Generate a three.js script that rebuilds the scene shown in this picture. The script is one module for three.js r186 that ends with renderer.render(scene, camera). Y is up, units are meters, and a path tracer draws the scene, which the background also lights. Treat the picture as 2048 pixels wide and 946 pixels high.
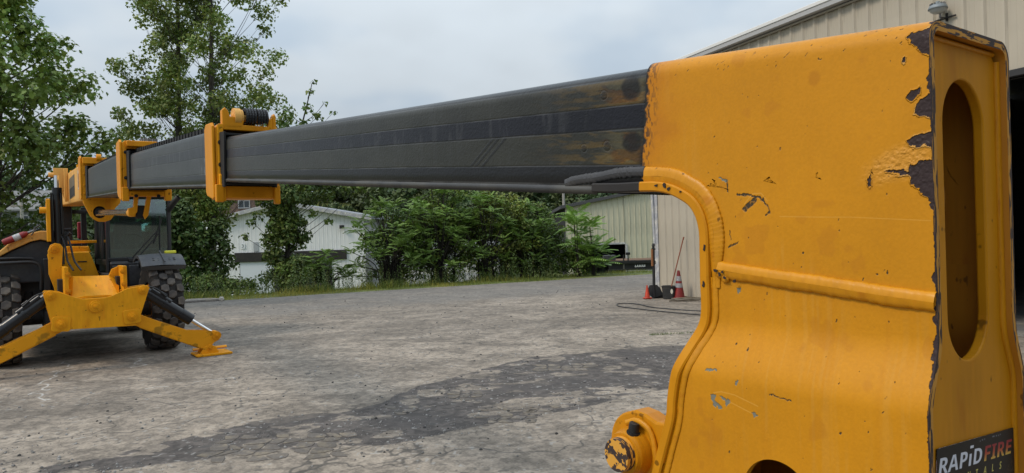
import * as THREE from 'three';
import { mergeGeometries, toCreasedNormals } from 'three/addons/utils/BufferGeometryUtils.js';
import { RoundedBoxGeometry } from 'three/addons/geometries/RoundedBoxGeometry.js';

// ---------------------------------------------------------------- camera, exposure, sun, sky
const scene = new THREE.Scene();
const camera = new THREE.PerspectiveCamera(2 * Math.atan(473 / 1420) * 180 / Math.PI, 2048 / 946, 0.1, 600);
camera.rotation.order = 'YXZ';
camera.position.set(0, 1.7, 0);
camera.rotation.set(-Math.atan(5 / 1420), 0, -0.03);
const renderer = new THREE.WebGLRenderer({ antialias: true });
renderer.setSize(1024, 473);
renderer.toneMapping = THREE.LinearToneMapping;
renderer.toneMappingExposure = 1.2;
renderer.shadowMap.enabled = true;
const SUN = new THREE.Vector3(-0.62, 0.72, 0.30).normalize();
const sun = new THREE.DirectionalLight(0xfff0dc, 1.5);
sun.position.copy(SUN).multiplyScalar(60).add(new THREE.Vector3(0, 0, -15));
sun.target.position.set(0, 0, -15);
sun.castShadow = true; sun.shadow.radius = 26;
sun.shadow.mapSize.set(2048, 2048);
Object.assign(sun.shadow.camera, { left: -40, right: 40, top: 40, bottom: -40, near: 1, far: 140 });
scene.add(sun, sun.target);

// ---------------------------------------------------------------- small maths
function rng(seed) { let a = seed >>> 0; return () => { a = (a + 0x6D2B79F5) | 0; let t = Math.imul(a ^ (a >>> 15), 1 | a); t = (t + Math.imul(t ^ (t >>> 7), 61 | t)) ^ t; return ((t ^ (t >>> 14)) >>> 0) / 4294967296; }; }
const HT = new Float32Array(65536); { const r = rng(77); for (let i = 0; i < 65536; i++) HT[i] = r(); }
const clamp = (x, a = 0, b = 1) => x < a ? a : x > b ? b : x;
const lerp = (a, b, t) => a + (b - a) * t;
const sstep = (a, b, x) => { const t = clamp((x - a) / (b - a)); return t * t * (3 - 2 * t); };
function vn(x, y, P = 256, seed = 0) {
  const xi = Math.floor(x), yi = Math.floor(y); let fx = x - xi, fy = y - yi;
  fx = fx * fx * (3 - 2 * fx); fy = fy * fy * (3 - 2 * fy);
  let x0, x1, y0, y1;
  if ((P & (P - 1)) === 0) { const m = P - 1; x0 = xi & m; x1 = (xi + 1) & m; y0 = yi & m; y1 = (yi + 1) & m; }
  else { x0 = ((xi % P) + P) % P; x1 = (x0 + 1) % P; y0 = ((yi % P) + P) % P; y1 = (y0 + 1) % P; }
  const s = seed * 4211, a0 = Math.imul(x0, 251) + s, a1 = Math.imul(x1, 251) + s, b0 = Math.imul(y0, 40503), b1 = Math.imul(y1, 40503);
  const a = HT[(a0 + b0) & 65535], b = HT[(a1 + b0) & 65535], c = HT[(a0 + b1) & 65535], d = HT[(a1 + b1) & 65535];
  return a + (b - a) * fx + (c - a) * fy + (a - b - c + d) * fx * fy;
}
function fbm(x, y, o = 4, P = 256, seed = 0) { let s = 0, a = 0.5, n = 0; for (let i = 0; i < o; i++) { s += a * vn(x, y, P, seed + i * 7); n += a; a *= 0.5; x *= 2; y *= 2; P *= 2; } return s / n; }
const V = (x, y, z) => new THREE.Vector3(x, y, z);

// ---------------------------------------------------------------- sky: soft broken overcast (air and cloud only)
{
  const W = 1024, H = 512, d = new Float32Array(W * H * 4);
  for (let j = 0; j < H; j++) {
    const el = ((j + 0.5) / H - 0.5) * Math.PI;            // row 0 is the bottom
    for (let i = 0; i < W; i++) {
      const az = (i / W) * 2 * Math.PI, s = Math.sin(el), k = (j * W + i) * 4;
      const up = Math.max(s, 0);
      const q = 3.2 / (up + 0.22), cx = Math.cos(az) * Math.cos(el) * q, cz = Math.sin(az) * Math.cos(el) * q;
      let c = fbm(cx + 40, cz * 1.15 + 70, 6, 256, 3) * 0.65 + fbm(cx * 0.45 + 9, cz * 0.45 + 31, 3, 256, 9) * 0.35;
      c = sstep(0.36, 0.62, c);
      const grad = 0.54 * (1 + 2.1 * up);
      const det = 0.94 + 0.12 * fbm(cx * 2.3 + 5, cz * 2.3 + 15, 4, 256, 20);
      const blue = [0.40, 0.53, 0.68], cloud = [0.655, 0.73, 0.795];
      const below = s < 0 ? 0.35 : 1;
      for (let n = 0; n < 3; n++) d[k + n] = lerp(blue[n], cloud[n] * det, 0.5 + 0.5 * c) * grad * below;
      d[k + 3] = 1;
    }
  }
  const t = new THREE.DataTexture(d, W, H, THREE.RGBAFormat, THREE.FloatType);
  t.mapping = THREE.EquirectangularReflectionMapping; t.magFilter = THREE.LinearFilter; t.minFilter = THREE.LinearFilter; t.needsUpdate = true;
  scene.background = t; scene.environment = t;
  scene.backgroundIntensity = 1.0; scene.environmentIntensity = 1.0;
}

// ---------------------------------------------------------------- naming
const taken = {};
function numbered(n) { taken[n] = (taken[n] || 0) + 1; return taken[n] === 1 ? n : n + '_' + String(taken[n] - 1).padStart(3, '0'); }
function tag(o, label, category, group) { o.userData = { ...o.userData, label, category }; if (group) o.userData.group = group; return o; }
function thing(name, label, category, pos = [0, 0, 0], turn = 0, group) {
  const o = new THREE.Group(); o.name = numbered(name); o.position.set(...pos); o.rotation.y = turn; scene.add(o);
  return tag(o, label, category, group);
}
function struct(name, geo, mat) { const m = new THREE.Mesh(geo, mat); m.name = numbered(name); m.userData.kind = 'structure'; scene.add(m); return m; }
function part(parent, name, geo, mat, label) { const m = new THREE.Mesh(Array.isArray(geo) ? merge(geo) : geo, mat); m.name = name; if (label) m.userData.label = label; parent.add(m); return m; }

// ---------------------------------------------------------------- geometry helpers
function merge(list) {
  const l = list.map(g => { const h = g.index ? g.toNonIndexed() : g; const o = new THREE.BufferGeometry(); o.setAttribute('position', h.attributes.position); if (!h.attributes.normal) h.computeVertexNormals(); o.setAttribute('normal', h.attributes.normal); o.setAttribute('uv', h.attributes.uv || new THREE.BufferAttribute(new Float32Array(h.attributes.position.count * 2), 2)); return o; });
  return l.length === 1 ? l[0] : mergeGeometries(l);
}
function boxUV(g, sc = 1) {                                  // uv in metres from the dominant direction of each face
  g = g.index ? g.toNonIndexed() : g; const p = g.attributes.position, uv = new Float32Array(p.count * 2);
  const a = V(), b = V(), c = V(), n = V();
  for (let i = 0; i < p.count; i += 3) {
    a.fromBufferAttribute(p, i); b.fromBufferAttribute(p, i + 1); c.fromBufferAttribute(p, i + 2);
    n.copy(b).sub(a).cross(V().copy(c).sub(a)); const ax = Math.abs(n.x), ay = Math.abs(n.y), az = Math.abs(n.z);
    [a, b, c].forEach((v, k) => { const [u, w] = ax > ay && ax > az ? [v.z, v.y] : ay > az ? [v.x, v.z] : [v.x, v.y]; uv[(i + k) * 2] = u * sc + 0.37; uv[(i + k) * 2 + 1] = w * sc + 0.11; });
  }
  g.setAttribute('uv', new THREE.BufferAttribute(uv, 2)); return g;
}
function box(w, h, d, x, y, z, r = 0.006, rot) {             // centred at x, y, z with softened edges
  const m = Math.min(w, h, d); let g = r > 0 ? new RoundedBoxGeometry(w, h, d, 2, Math.min(r, m * 0.45)) : new THREE.BoxGeometry(w, h, d);
  if (rot) g.applyMatrix4(new THREE.Matrix4().makeRotationFromEuler(new THREE.Euler(...rot)));
  g.translate(x, y, z); return boxUV(g);
}
function cyl(p0, p1, r0, r1 = r0, seg = 16, open = false) {
  const a = V(...p0), b = V(...p1), d = V().copy(b).sub(a), L = d.length();
  const g = new THREE.CylinderGeometry(r1, r0, L, seg, 1, open);
  g.applyQuaternion(new THREE.Quaternion().setFromUnitVectors(V(0, 1, 0), d.normalize()));
  g.translate((a.x + b.x) / 2, (a.y + b.y) / 2, (a.z + b.z) / 2); return g;
}
function shapeOf(pts, holes = []) { const s = new THREE.Shape(pts.map(p => new THREE.Vector2(p[0], p[1]))); for (const h of holes) s.holes.push(new THREE.Path(h.map(p => new THREE.Vector2(p[0], p[1])))); return s; }
function prism(pts, z0, z1, bevel = 0.004, holes = []) {     // outline in x, y pulled from z0 to z1
  const d = z1 - z0, b = Math.min(bevel, d * 0.4);
  const g = new THREE.ExtrudeGeometry(shapeOf(pts, holes), { depth: d - 2 * b, bevelEnabled: b > 0, bevelThickness: b, bevelSize: b, bevelOffset: -b, bevelSegments: 2, curveSegments: 12 });
  g.translate(0, 0, z0 + b); return boxUV(g);
}
function prismX(pts, x0, x1, bevel = 0.004, holes = []) {    // outline given in (z, y), pulled along x
  const g = prism(pts.map(p => [-p[0], p[1]]), x0, x1, bevel, holes.map(h => h.map(p => [-p[0], p[1]])));
  g.rotateY(Math.PI / 2); return boxUV(g);                   // (x,y,z) -> (z,y,-x)
}
function tube(pts, r, seg = 8, n) { const c = new THREE.CatmullRomCurve3(pts.map(p => V(...p))); return new THREE.TubeGeometry(c, n || pts.length * 6, r, seg, false); }
function grid(nu, nv, fn, skip) {                            // fn(u, v) -> [x, y, z, tu, tv]
  const pos = [], uv = [], idx = [];
  for (let j = 0; j <= nv; j++) for (let i = 0; i <= nu; i++) { const q = fn(i / nu, j / nv, i, j); pos.push(q[0], q[1], q[2]); uv.push(q[3] ?? i / nu, q[4] ?? j / nv); }
  const at = (i, j) => j * (nu + 1) + i;
  for (let j = 0; j < nv; j++) for (let i = 0; i < nu; i++) { if (skip && skip(i, j)) continue; idx.push(at(i, j), at(i + 1, j), at(i + 1, j + 1), at(i, j), at(i + 1, j + 1), at(i, j + 1)); }
  const g = new THREE.BufferGeometry(); g.setAttribute('position', new THREE.Float32BufferAttribute(pos, 3)); g.setAttribute('uv', new THREE.Float32BufferAttribute(uv, 2)); g.setIndex(idx); g.computeVertexNormals(); return g;
}
function hexBolt(x, y, z, r, h, axis = 'z', s = 1) {         // washer, hexagon head and stud end
  const P = [new THREE.CylinderGeometry(r * 1.35, r * 1.35, h * 0.35, 18), new THREE.CylinderGeometry(r * 0.95, r, h * 0.8, 6), new THREE.CylinderGeometry(r * 0.5, r * 0.5, h * 0.5, 10)];
  P[0].translate(0, h * 0.17, 0); P[1].translate(0, h * 0.72, 0); P[2].translate(0, h * 1.3, 0);
  const g = merge(P); if (axis === 'z') g.rotateX(s * Math.PI / 2); else if (axis === 'x') g.rotateZ(-s * Math.PI / 2);
  g.translate(x, y, z); return g;
}

// ---------------------------------------------------------------- textures and materials
function pixelTex(w, h, fn, srgb = true) {                   // fn(x, y, out) fills 0..255; row 0 is v = 0
  const d = new Uint8Array(w * h * 4), o = [0, 0, 0];
  for (let y = 0; y < h; y++) for (let x = 0; x < w; x++) { fn(x, y, o); const k = (y * w + x) * 4; d[k] = clamp(o[0], 0, 255); d[k + 1] = clamp(o[1], 0, 255); d[k + 2] = clamp(o[2], 0, 255); d[k + 3] = 255; }
  const t = new THREE.DataTexture(d, w, h); if (srgb) t.colorSpace = THREE.SRGBColorSpace;
  t.magFilter = THREE.LinearFilter; t.minFilter = THREE.LinearMipmapLinearFilter; t.generateMipmaps = true; t.wrapS = t.wrapT = THREE.RepeatWrapping; t.needsUpdate = true; return t;
}
function tint(t, rx, ry = rx) { const c = t.clone(); c.repeat.set(rx, ry); c.needsUpdate = true; return c; }
const lin = (r, g, b) => new THREE.Color().setRGB(r, g, b);
function satin(c, rough, o = {}) { return new THREE.MeshPhysicalMaterial({ color: c, roughness: rough, metalness: 0, specularIntensity: 0.4, ...o }); }   // weathered paint, oily steel
function std(c, rough = 0.6, metal = 0, o = {}) { return new THREE.MeshStandardMaterial({ color: c, roughness: rough, metalness: metal, ...o }); }
const mask = (w, h, draw) => { const c = document.createElement('canvas'); c.width = w; c.height = h; const x = c.getContext('2d'); x.fillStyle = '#000'; x.fillRect(0, 0, w, h); draw(x); return x.getImageData(0, 0, w, h).data; };

const T_PAINT = pixelTex(512, 512, (x, y, o) => {            // worn machine paint, one metre a tile
  const u = x / 512, v = y / 512; let b = 0.97 + 0.10 * (fbm(u * 5, v * 5, 4, 5, 1) - 0.5) * 2 * 0.6 + 0.05 * (vn(u * 60, v * 8, 60, 4) - 0.5);
  const sp = fbm(u * 24, v * 24, 3, 24, 6), dirt = sstep(0.78, 0.86, sp), st = sstep(0.66, 0.8, fbm(u * 9, v * 3, 4, 9, 12));
  b *= 1 - 0.05 * st; let r = 255 * b, g = 252 * b * (1 - 0.05 * st), q = 250 * b;
  const f = dirt * 0.55; o[0] = lerp(r, 92, f); o[1] = lerp(g, 92, f); o[2] = lerp(q, 120, f);
});
const T_SCUFF = pixelTex(512, 512, (() => { const m = mask(512, 512, c => { const r = rng(91); c.strokeStyle = '#fff'; for (let k = 0; k < 46; k++) { c.lineWidth = 0.8 + 2.2 * r(); c.beginPath(); const x = 512 * r(), y = 512 * r(), a = (r() - 0.5) * 1.6, l = 10 + 60 * r() * r(); c.moveTo(x, y); c.lineTo(x + l * Math.cos(a), y + l * Math.sin(a)); c.stroke(); } }); return (x, y, o) => { const u = x / 512, v = y / 512, s = fbm(u * 7, v * 7, 5, 7, 61), mud = sstep(0.60, 0.72, s) * 0.55, k = m[(y * 512 + x) * 4] / 255 * 0.7 * sstep(0.35, 0.55, fbm(u * 40, v * 40, 2, 40, 63)), b = 0.97 + 0.06 * (s - 0.5); const f = Math.max(mud, k); o[0] = lerp(255 * b, 120, f); o[1] = lerp(250 * b, 135, f); o[2] = lerp(245 * b, 255, f); }; })());
const T_FINE = pixelTex(512, 512, (x, y, o) => { const u = x / 512, v = y / 512; const b = 110 + 110 * (fbm(u * 40, v * 40, 3, 40, 2) - 0.2); o[0] = o[1] = o[2] = b; }, false);
const T_GRIME = pixelTex(512, 512, (x, y, o) => { const u = x / 512, v = y / 512; const a = fbm(u * 6, v * 6, 5, 6, 31), s = sstep(0.45, 0.75, a); const b = 255 * (0.78 + 0.22 * fbm(u * 30, v * 30, 3, 30, 8)); o[0] = b * lerp(0.82, 1, s); o[1] = b * lerp(0.82, 0.98, s); o[2] = b * lerp(0.84, 0.94, s); });
const yellowC = lin(0.80, 0.355, 0.010);
const M = {
  yellow: satin(yellowC, 0.42, { map: T_PAINT, bumpMap: T_FINE, bumpScale: 0.0006 }),
  yellowDeep: satin(lin(0.70, 0.285, 0.008), 0.45, { map: T_PAINT, bumpMap: T_FINE, bumpScale: 0.0006 }),
  yellowScuffed: satin(lin(0.78, 0.34, 0.010), 0.5, { map: T_SCUFF, bumpMap: T_FINE, bumpScale: 0.0008 }),
  yellowPale: satin(lin(0.76, 0.42, 0.11), 0.5, { map: T_PAINT }),
  black: std(lin(0.022, 0.023, 0.026), 0.5, 0, { map: T_GRIME, bumpMap: T_FINE, bumpScale: 0.0005 }),
  blackGloss: std(lin(0.015, 0.016, 0.02), 0.28, 0, { map: T_GRIME }),
  grime: std(lin(0.035, 0.032, 0.03), 0.75, 0, { map: T_GRIME }),
  greyPlastic: std(lin(0.085, 0.088, 0.095), 0.6, 0, { map: T_GRIME }),
  chrome: std(lin(0.82, 0.82, 0.83), 0.16, 1),
  steel: std(lin(0.35, 0.34, 0.33), 0.45, 0.9, { map: T_GRIME }),
  primer: std(lin(0.035, 0.022, 0.021), 0.75, 0, { map: T_GRIME, bumpMap: T_FINE, bumpScale: 0.001 }),
  rubber: std(lin(0.19, 0.17, 0.148), 0.92, 0, { map: T_GRIME, bumpMap: T_FINE, bumpScale: 0.002 }),
  rubberB: std(lin(0.145, 0.13, 0.115), 0.92, 0, { map: T_GRIME, bumpMap: T_FINE, bumpScale: 0.002 }),
  rubberDark: std(lin(0.034, 0.031, 0.029), 0.95, 0, { map: T_GRIME }),
  white: std(lin(0.74, 0.75, 0.76), 0.6, 0, { map: T_GRIME }),
  red: std(lin(0.23, 0.012, 0.012), 0.4),
  dark: std(lin(0.012, 0.012, 0.013), 0.85),
  wood: std(lin(0.23, 0.12, 0.055), 0.75, 0, { map: T_GRIME }),
  bark: std(lin(0.11, 0.095, 0.08), 0.95, 0, { map: T_GRIME, bumpMap: T_FINE, bumpScale: 0.01 }),
  barkDark: std(lin(0.05, 0.042, 0.035), 0.95, 0, { map: T_GRIME }),
};
// ================================================================ THE SETTING
// edge of the paved yard: beyond it the land falls away, farther off it rises to a wooded hill
const beyond = (x, z) => (x + 9.5) * -0.4175 + (z + 20.6) * -0.9087;
function landY(x, z) {
  const e = beyond(x, z); let y = e <= 0 ? 0 : -1.5 * sstep(0, 22, e);
  y += 9.6 * sstep(52, 96, -z) + (z < -46 ? 1.4 * (fbm(x * 0.05 + 9, z * 0.05 + 20, 3, 256, 5) - 0.5) * sstep(46, 70, -z) : 0);
  return y;
}
const damp = [[-3.86, -5.39], [-3.37, -5.71], [-3.03, -6.09], [-2.69, -6.53], [-1.97, -6.74], [-1.7, -6.99], [-1.41, -7.31], [-1.31, -7.66], [-1.05, -8.19], [-0.79, -8.43], [-0.45, -8.94], [-0.21, -9.24], [0.2, -9.73], [0.83, -9.9], [1.49, -10.12], [2.21, -9.82], [2.71, -9.6], [3.6, -9.5], [3.9, -8.6], [2.9, -8.0], [2.27, -7.93], [1.67, -7.62], [1.05, -7.24], [0.45, -6.74], [0.07, -6.51], [-0.25, -6.34], [-0.59, -6.12], [-0.86, -5.94], [-1.09, -5.79], [-1.39, -5.85], [-1.63, -5.83], [-1.94, -5.77], [-2.34, -5.65], [-2.85, -5.48], [-3.2, -5.28]];
const islands = [[[-0.22, -7.12], [-0.02, -7.33], [0.5, -7.35], [0.43, -7.14], [0.13, -6.93], [-0.17, -6.87]], [[0.74, -8.91], [0.92, -8.79], [0.72, -8.69], [0.6, -8.8]], [[1.09, -8.92], [1.35, -8.98], [1.28, -8.73], [1.09, -8.69]], [[-1.13, -7.88], [-0.71, -7.9], [-0.82, -7.6], [-1.02, -7.51]], [[0.75, -7.5], [1.3, -7.6], [1.2, -7.45], [0.9, -7.36]]];
const darkStains = [[[1.2, -10.0], [2.0, -10.4], [3.4, -10.2], [3.8, -9.2], [2.6, -9.0], [1.8, -9.4]], [[-1.5, -6.7], [-0.7, -6.9], [-0.5, -6.5], [-1.2, -6.3]], [[-2.7, -6.6], [-1.9, -7.0], [-1.6, -6.8], [-2.2, -6.5]], [[0.0, -8.9], [0.8, -9.4], [1.0, -9.1], [0.3, -8.5]], [[-1.3, -9.9], [-0.95, -10.0], [-0.98, -9.86]], [[-0.7, -7.6], [0.5, -8.3], [1.5, -8.0], [1.2, -7.75], [0.4, -7.7]]];
const cracks = [[[-0.54, -11.76], [-0.3, -11.2], [-0.23, -10.91], [-0.02, -10.77]], [[-0.8, -11.6], [-0.42, -10.95], [-0.1, -10.75]], [[-3.6, -8.0], [-2.6, -7.8], [-1.9, -8.2]], [[-5.4, -7.4], [-4.2, -7.7], [-3.4, -7.4]], [[1.5, -7.3], [1.9, -7.5], [2.4, -7.3], [3, -7.6]], [[0.4, -6.2], [1.2, -6.6], [1.9, -6.6]], [[-4.5, -6.2], [-3.5, -6.5], [-2.9, -6.9]], [[-2.2, -9.9], [-1.2, -9.6], [-0.7, -9.1]], [[-3.5, -11], [-2.4, -10.6], [-1.8, -10.9], [-1, -10.5]], [[-0.9, -13.5], [0.6, -13.0], [2.5, -13.2]], [[-7, -8.6], [-5.6, -8.2], [-4.8, -8.6]], [[0.6, -5.8], [0.2, -5.5], [-0.4, -5.6], [-1.1, -5.3]]];
const chalk = [[[-6.68, -10.49], [-6.35, -10.15], [-6.28, -9.9], [-6.4, -9.7], [-6.05, -9.4], [-5.9, -8.8], [-5.6, -8.5], [-5.65, -8.3], [-5.25, -7.9]], [[-5.83, -10.77], [-5.5, -10.4], [-5.5, -10.2], [-5.3, -10.05], [-5.36, -9.8]], [[-4.4, -8.5], [-4.1, -8.55]], [[-3.9, -8.7], [-3.5, -8.9]]];
function yardTextures(x0, z0, size, N) {                     // colour and relief of the old asphalt over [x0, x0+size] x [z0, z0+size]
  const S = N / size, X = x => (x - x0) * S, Z = z => (z - z0) * S, Q = N / 2;
  const fill = (list, blur) => mask(Q, Q, c => { c.scale(0.5, 0.5); c.fillStyle = '#fff'; if (blur) c.filter = `blur(${blur}px)`; for (const p of list) { c.beginPath(); p.forEach((q, i) => i ? c.lineTo(X(q[0]), Z(q[1])) : c.moveTo(X(q[0]), Z(q[1]))); c.fill(); } });
  // soft masks are only thresholds: the noise below gives each stain its ragged outline
  const soften = (a, r) => { const n = Q, b = new Float32Array(n * n), t = new Float32Array(n * n); for (let i = 0; i < n * n; i++) b[i] = a[i * 4] / 255; for (let pass = 0; pass < 2; pass++) { for (let y = 0; y < n; y++) { let s = 0; for (let x = -r; x < n; x++) { if (x + r < n) s += b[y * n + x + r]; if (x - r - 1 >= 0) s -= b[y * n + x - r - 1]; if (x >= 0) t[y * n + x] = s / (2 * r + 1); } } for (let x = 0; x < n; x++) { let s = 0; for (let y = -r; y < n; y++) { if (y + r < n) s += t[(y + r) * n + x]; if (y - r - 1 >= 0) s -= t[(y - r - 1) * n + x]; if (y >= 0) b[y * n + x] = s / (2 * r + 1); } } } return b; };
  const R = Math.max(2, Math.round(0.10 * S / 2));
  const D = soften(fill([damp]), R), I = soften(fill(islands), Math.max(1, R >> 1)), K = soften(fill(darkStains), R);
  const wob = (c, p) => { c.beginPath(); let first = true; for (let i = 0; i < p.length - 1; i++) for (let k = 0; k <= 12; k++) { const t = k / 12, x = lerp(p[i][0], p[i + 1][0], t), z = lerp(p[i][1], p[i + 1][1], t), a = fbm(x * 5 + 60, z * 5 + 60, 3) - 0.5, b = fbm(x * 5 + 160, z * 5 + 90, 3) - 0.5; const q = [X(x + a * 0.3), Z(z + b * 0.3)]; first ? c.moveTo(...q) : c.lineTo(...q); first = false; } c.stroke(); };
  const C = mask(N, N, c => { c.strokeStyle = '#fff'; c.lineWidth = Math.max(1, 0.014 * S); for (const p of cracks) wob(c, p); });
  const CH = mask(N, N, c => { c.strokeStyle = '#fff'; c.lineWidth = Math.max(1, 0.022 * S); for (const p of chalk) wob(c, p); });
  const hgt = new Uint8Array(N * N);
  const col = pixelTex(N, N, (px, py, o) => {
    const x = x0 + (px + 0.5) / S, zz = z0 + (py + 0.5) / S;
    const k = ((py >> 1) * Q + (px >> 1)), i4 = (py * N + px) * 4;
    const n1 = fbm(x * 0.62 + 50, zz * 0.75 + 50, 5, 256, 1), n2 = fbm(x * 2.6 + 80, zz * 3.4 + 80, 4, 256, 2), n3 = fbm(x * 17 + 30, zz * 17 + 30, 3, 256, 3), n4 = vn(x * 75 + 20, zz * 75 + 20, 256, 4), n5 = vn(x * 150, zz * 150, 256, 14);
    // weathered grey-brown asphalt with paler dust and darker traffic films in long patches
    const dust = sstep(0.40, 0.66, n1 * 0.6 + n2 * 0.4), film = sstep(0.52, 0.70, fbm(x * 0.42 + 11, zz * 0.8 + 77, 5, 256, 6) * 0.7 + n2 * 0.3);
    const smear = fbm(x * 3.2 + 13, zz * 4.4 + 41, 4, 256, 45), c3 = sstep(0.28, 0.72, n3), c2 = sstep(0.3, 0.7, n2); let b = lerp(0.245, 0.325, dust) * (1 - 0.22 * film) * (0.89 + 0.22 * sstep(0.3, 0.7, smear)); b *= 0.56 + 0.40 * c3 + 0.18 * c2 + 0.42 * (n4 - 0.4) + 0.34 * (n5 - 0.5);
    b *= 0.85; let r = b * 1.09, g = b * 0.915, q = b * 0.73, h = 120 + 60 * (n4 - 0.5) + 60 * (n3 - 0.5) + 40 * (n5 - 0.5);
    const e = beyond(x, zz), road = sstep(-6.5, -4.2, e + (n2 - 0.5) * 2.2) * (1 - 0.5 * film); if (road > 0) { r = lerp(r, 0.135 * (0.8 + 0.4 * n3), road * 0.6); g = lerp(g, 0.130 * (0.8 + 0.4 * n3), road * 0.6); q = lerp(q, 0.122 * (0.8 + 0.4 * n3), road * 0.6); }
    const edgeN = (fbm(x * 4.5 + 15, zz * 4.5 + 15, 4, 256, 9) - 0.5) * 0.75, fl = (fbm(x * 14 + 3, zz * 14 + 7, 3, 256, 19) - 0.5) * 0.3;
    const ridge = Math.abs(fbm(x * 0.9 + 70, zz * 0.9 + 20, 5, 256, 52) - 0.5), rk = sstep(0.008, 0.002, ridge) * sstep(0.40, 0.52, fbm(x * 0.5 + 5, zz * 0.5 + 9, 3, 256, 54)) * 0.75; r = lerp(r, 0.05, rk); g = lerp(g, 0.045, rk); q = lerp(q, 0.04, rk); h -= 70 * rk; let d = sstep(0.46, 0.57, D[k] + edgeN * 0.9 + fl * 0.8); d *= 1 - sstep(0.44, 0.52, I[k] + edgeN * 0.7 + fl);
    const dry = sstep(0.585, 0.635, fbm(x * 3.6 + 31, zz * 5.2 + 11, 4, 256, 22)) * 0.8; d *= 1 - dry;         // dried tops of the broken slabs
    if (d > 0) { const m = 0.072 * (0.50 + 0.55 * c3 + 0.3 * c2 * sstep(0.3, 0.7, smear) + 0.3 * (n4 - 0.5)); r = lerp(r, m * 1.09, d * 0.92); g = lerp(g, m * 0.93, d * 0.92); q = lerp(q, m * 0.86, d * 0.92); h -= 40 * d; }
    const kk = sstep(0.42, 0.56, K[k] + edgeN * 0.8 + fl) * 0.75; if (kk > 0) { const m = 0.055 * (0.7 + 0.7 * n3); r = lerp(r, m * 1.1, kk); g = lerp(g, m * 0.95, kk); q = lerp(q, m * 0.88, kk); }
    const spot = sstep(0.80, 0.86, vn(x * 22, zz * 22, 256, 31)) * sstep(0.45, 0.6, n2), pale = sstep(0.84, 0.9, vn(x * 30 + 3, zz * 30, 256, 33)) * sstep(0.4, 0.55, n2);
    r = lerp(r, 0.06, spot * 0.6); g = lerp(g, 0.058, spot * 0.6); q = lerp(q, 0.055, spot * 0.6); r = lerp(r, 0.36, pale * 0.55); g = lerp(g, 0.35, pale * 0.55); q = lerp(q, 0.33, pale * 0.55);
    const c = C[i4] / 255 * 0.8, w = CH[i4] / 255 * 0.55 * sstep(0.3, 0.6, n3 + n4 * 0.3); r = lerp(r, 0.05, c); g = lerp(g, 0.047, c); q = lerp(q, 0.044, c); r = lerp(r, 0.6, w); g = lerp(g, 0.6, w); q = lerp(q, 0.58, w); h -= c * 90;
    o[0] = 255 * Math.pow(r, 1 / 2.2); o[1] = 255 * Math.pow(g, 1 / 2.2); o[2] = 255 * Math.pow(q, 1 / 2.2); hgt[py * N + px] = clamp(h, 0, 255);
  });
  const bmp = pixelTex(N, N, (x, y, o) => { o[0] = o[1] = o[2] = hgt[y * N + x]; }, false);
  for (const t of [col, bmp]) t.wrapS = t.wrapT = THREE.ClampToEdgeWrapping;
  return { col, bmp };
}
function sheet(x0, x1, z0, z1, y, nx, nz, fy, uvf) { return grid(nx, nz, (u, v) => { const x = lerp(x0, x1, u), z = lerp(z1, z0, v); return [x, fy ? fy(x, z) + y : y, z, ...(uvf ? uvf(x, z) : [x, -z])]; }); }
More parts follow.
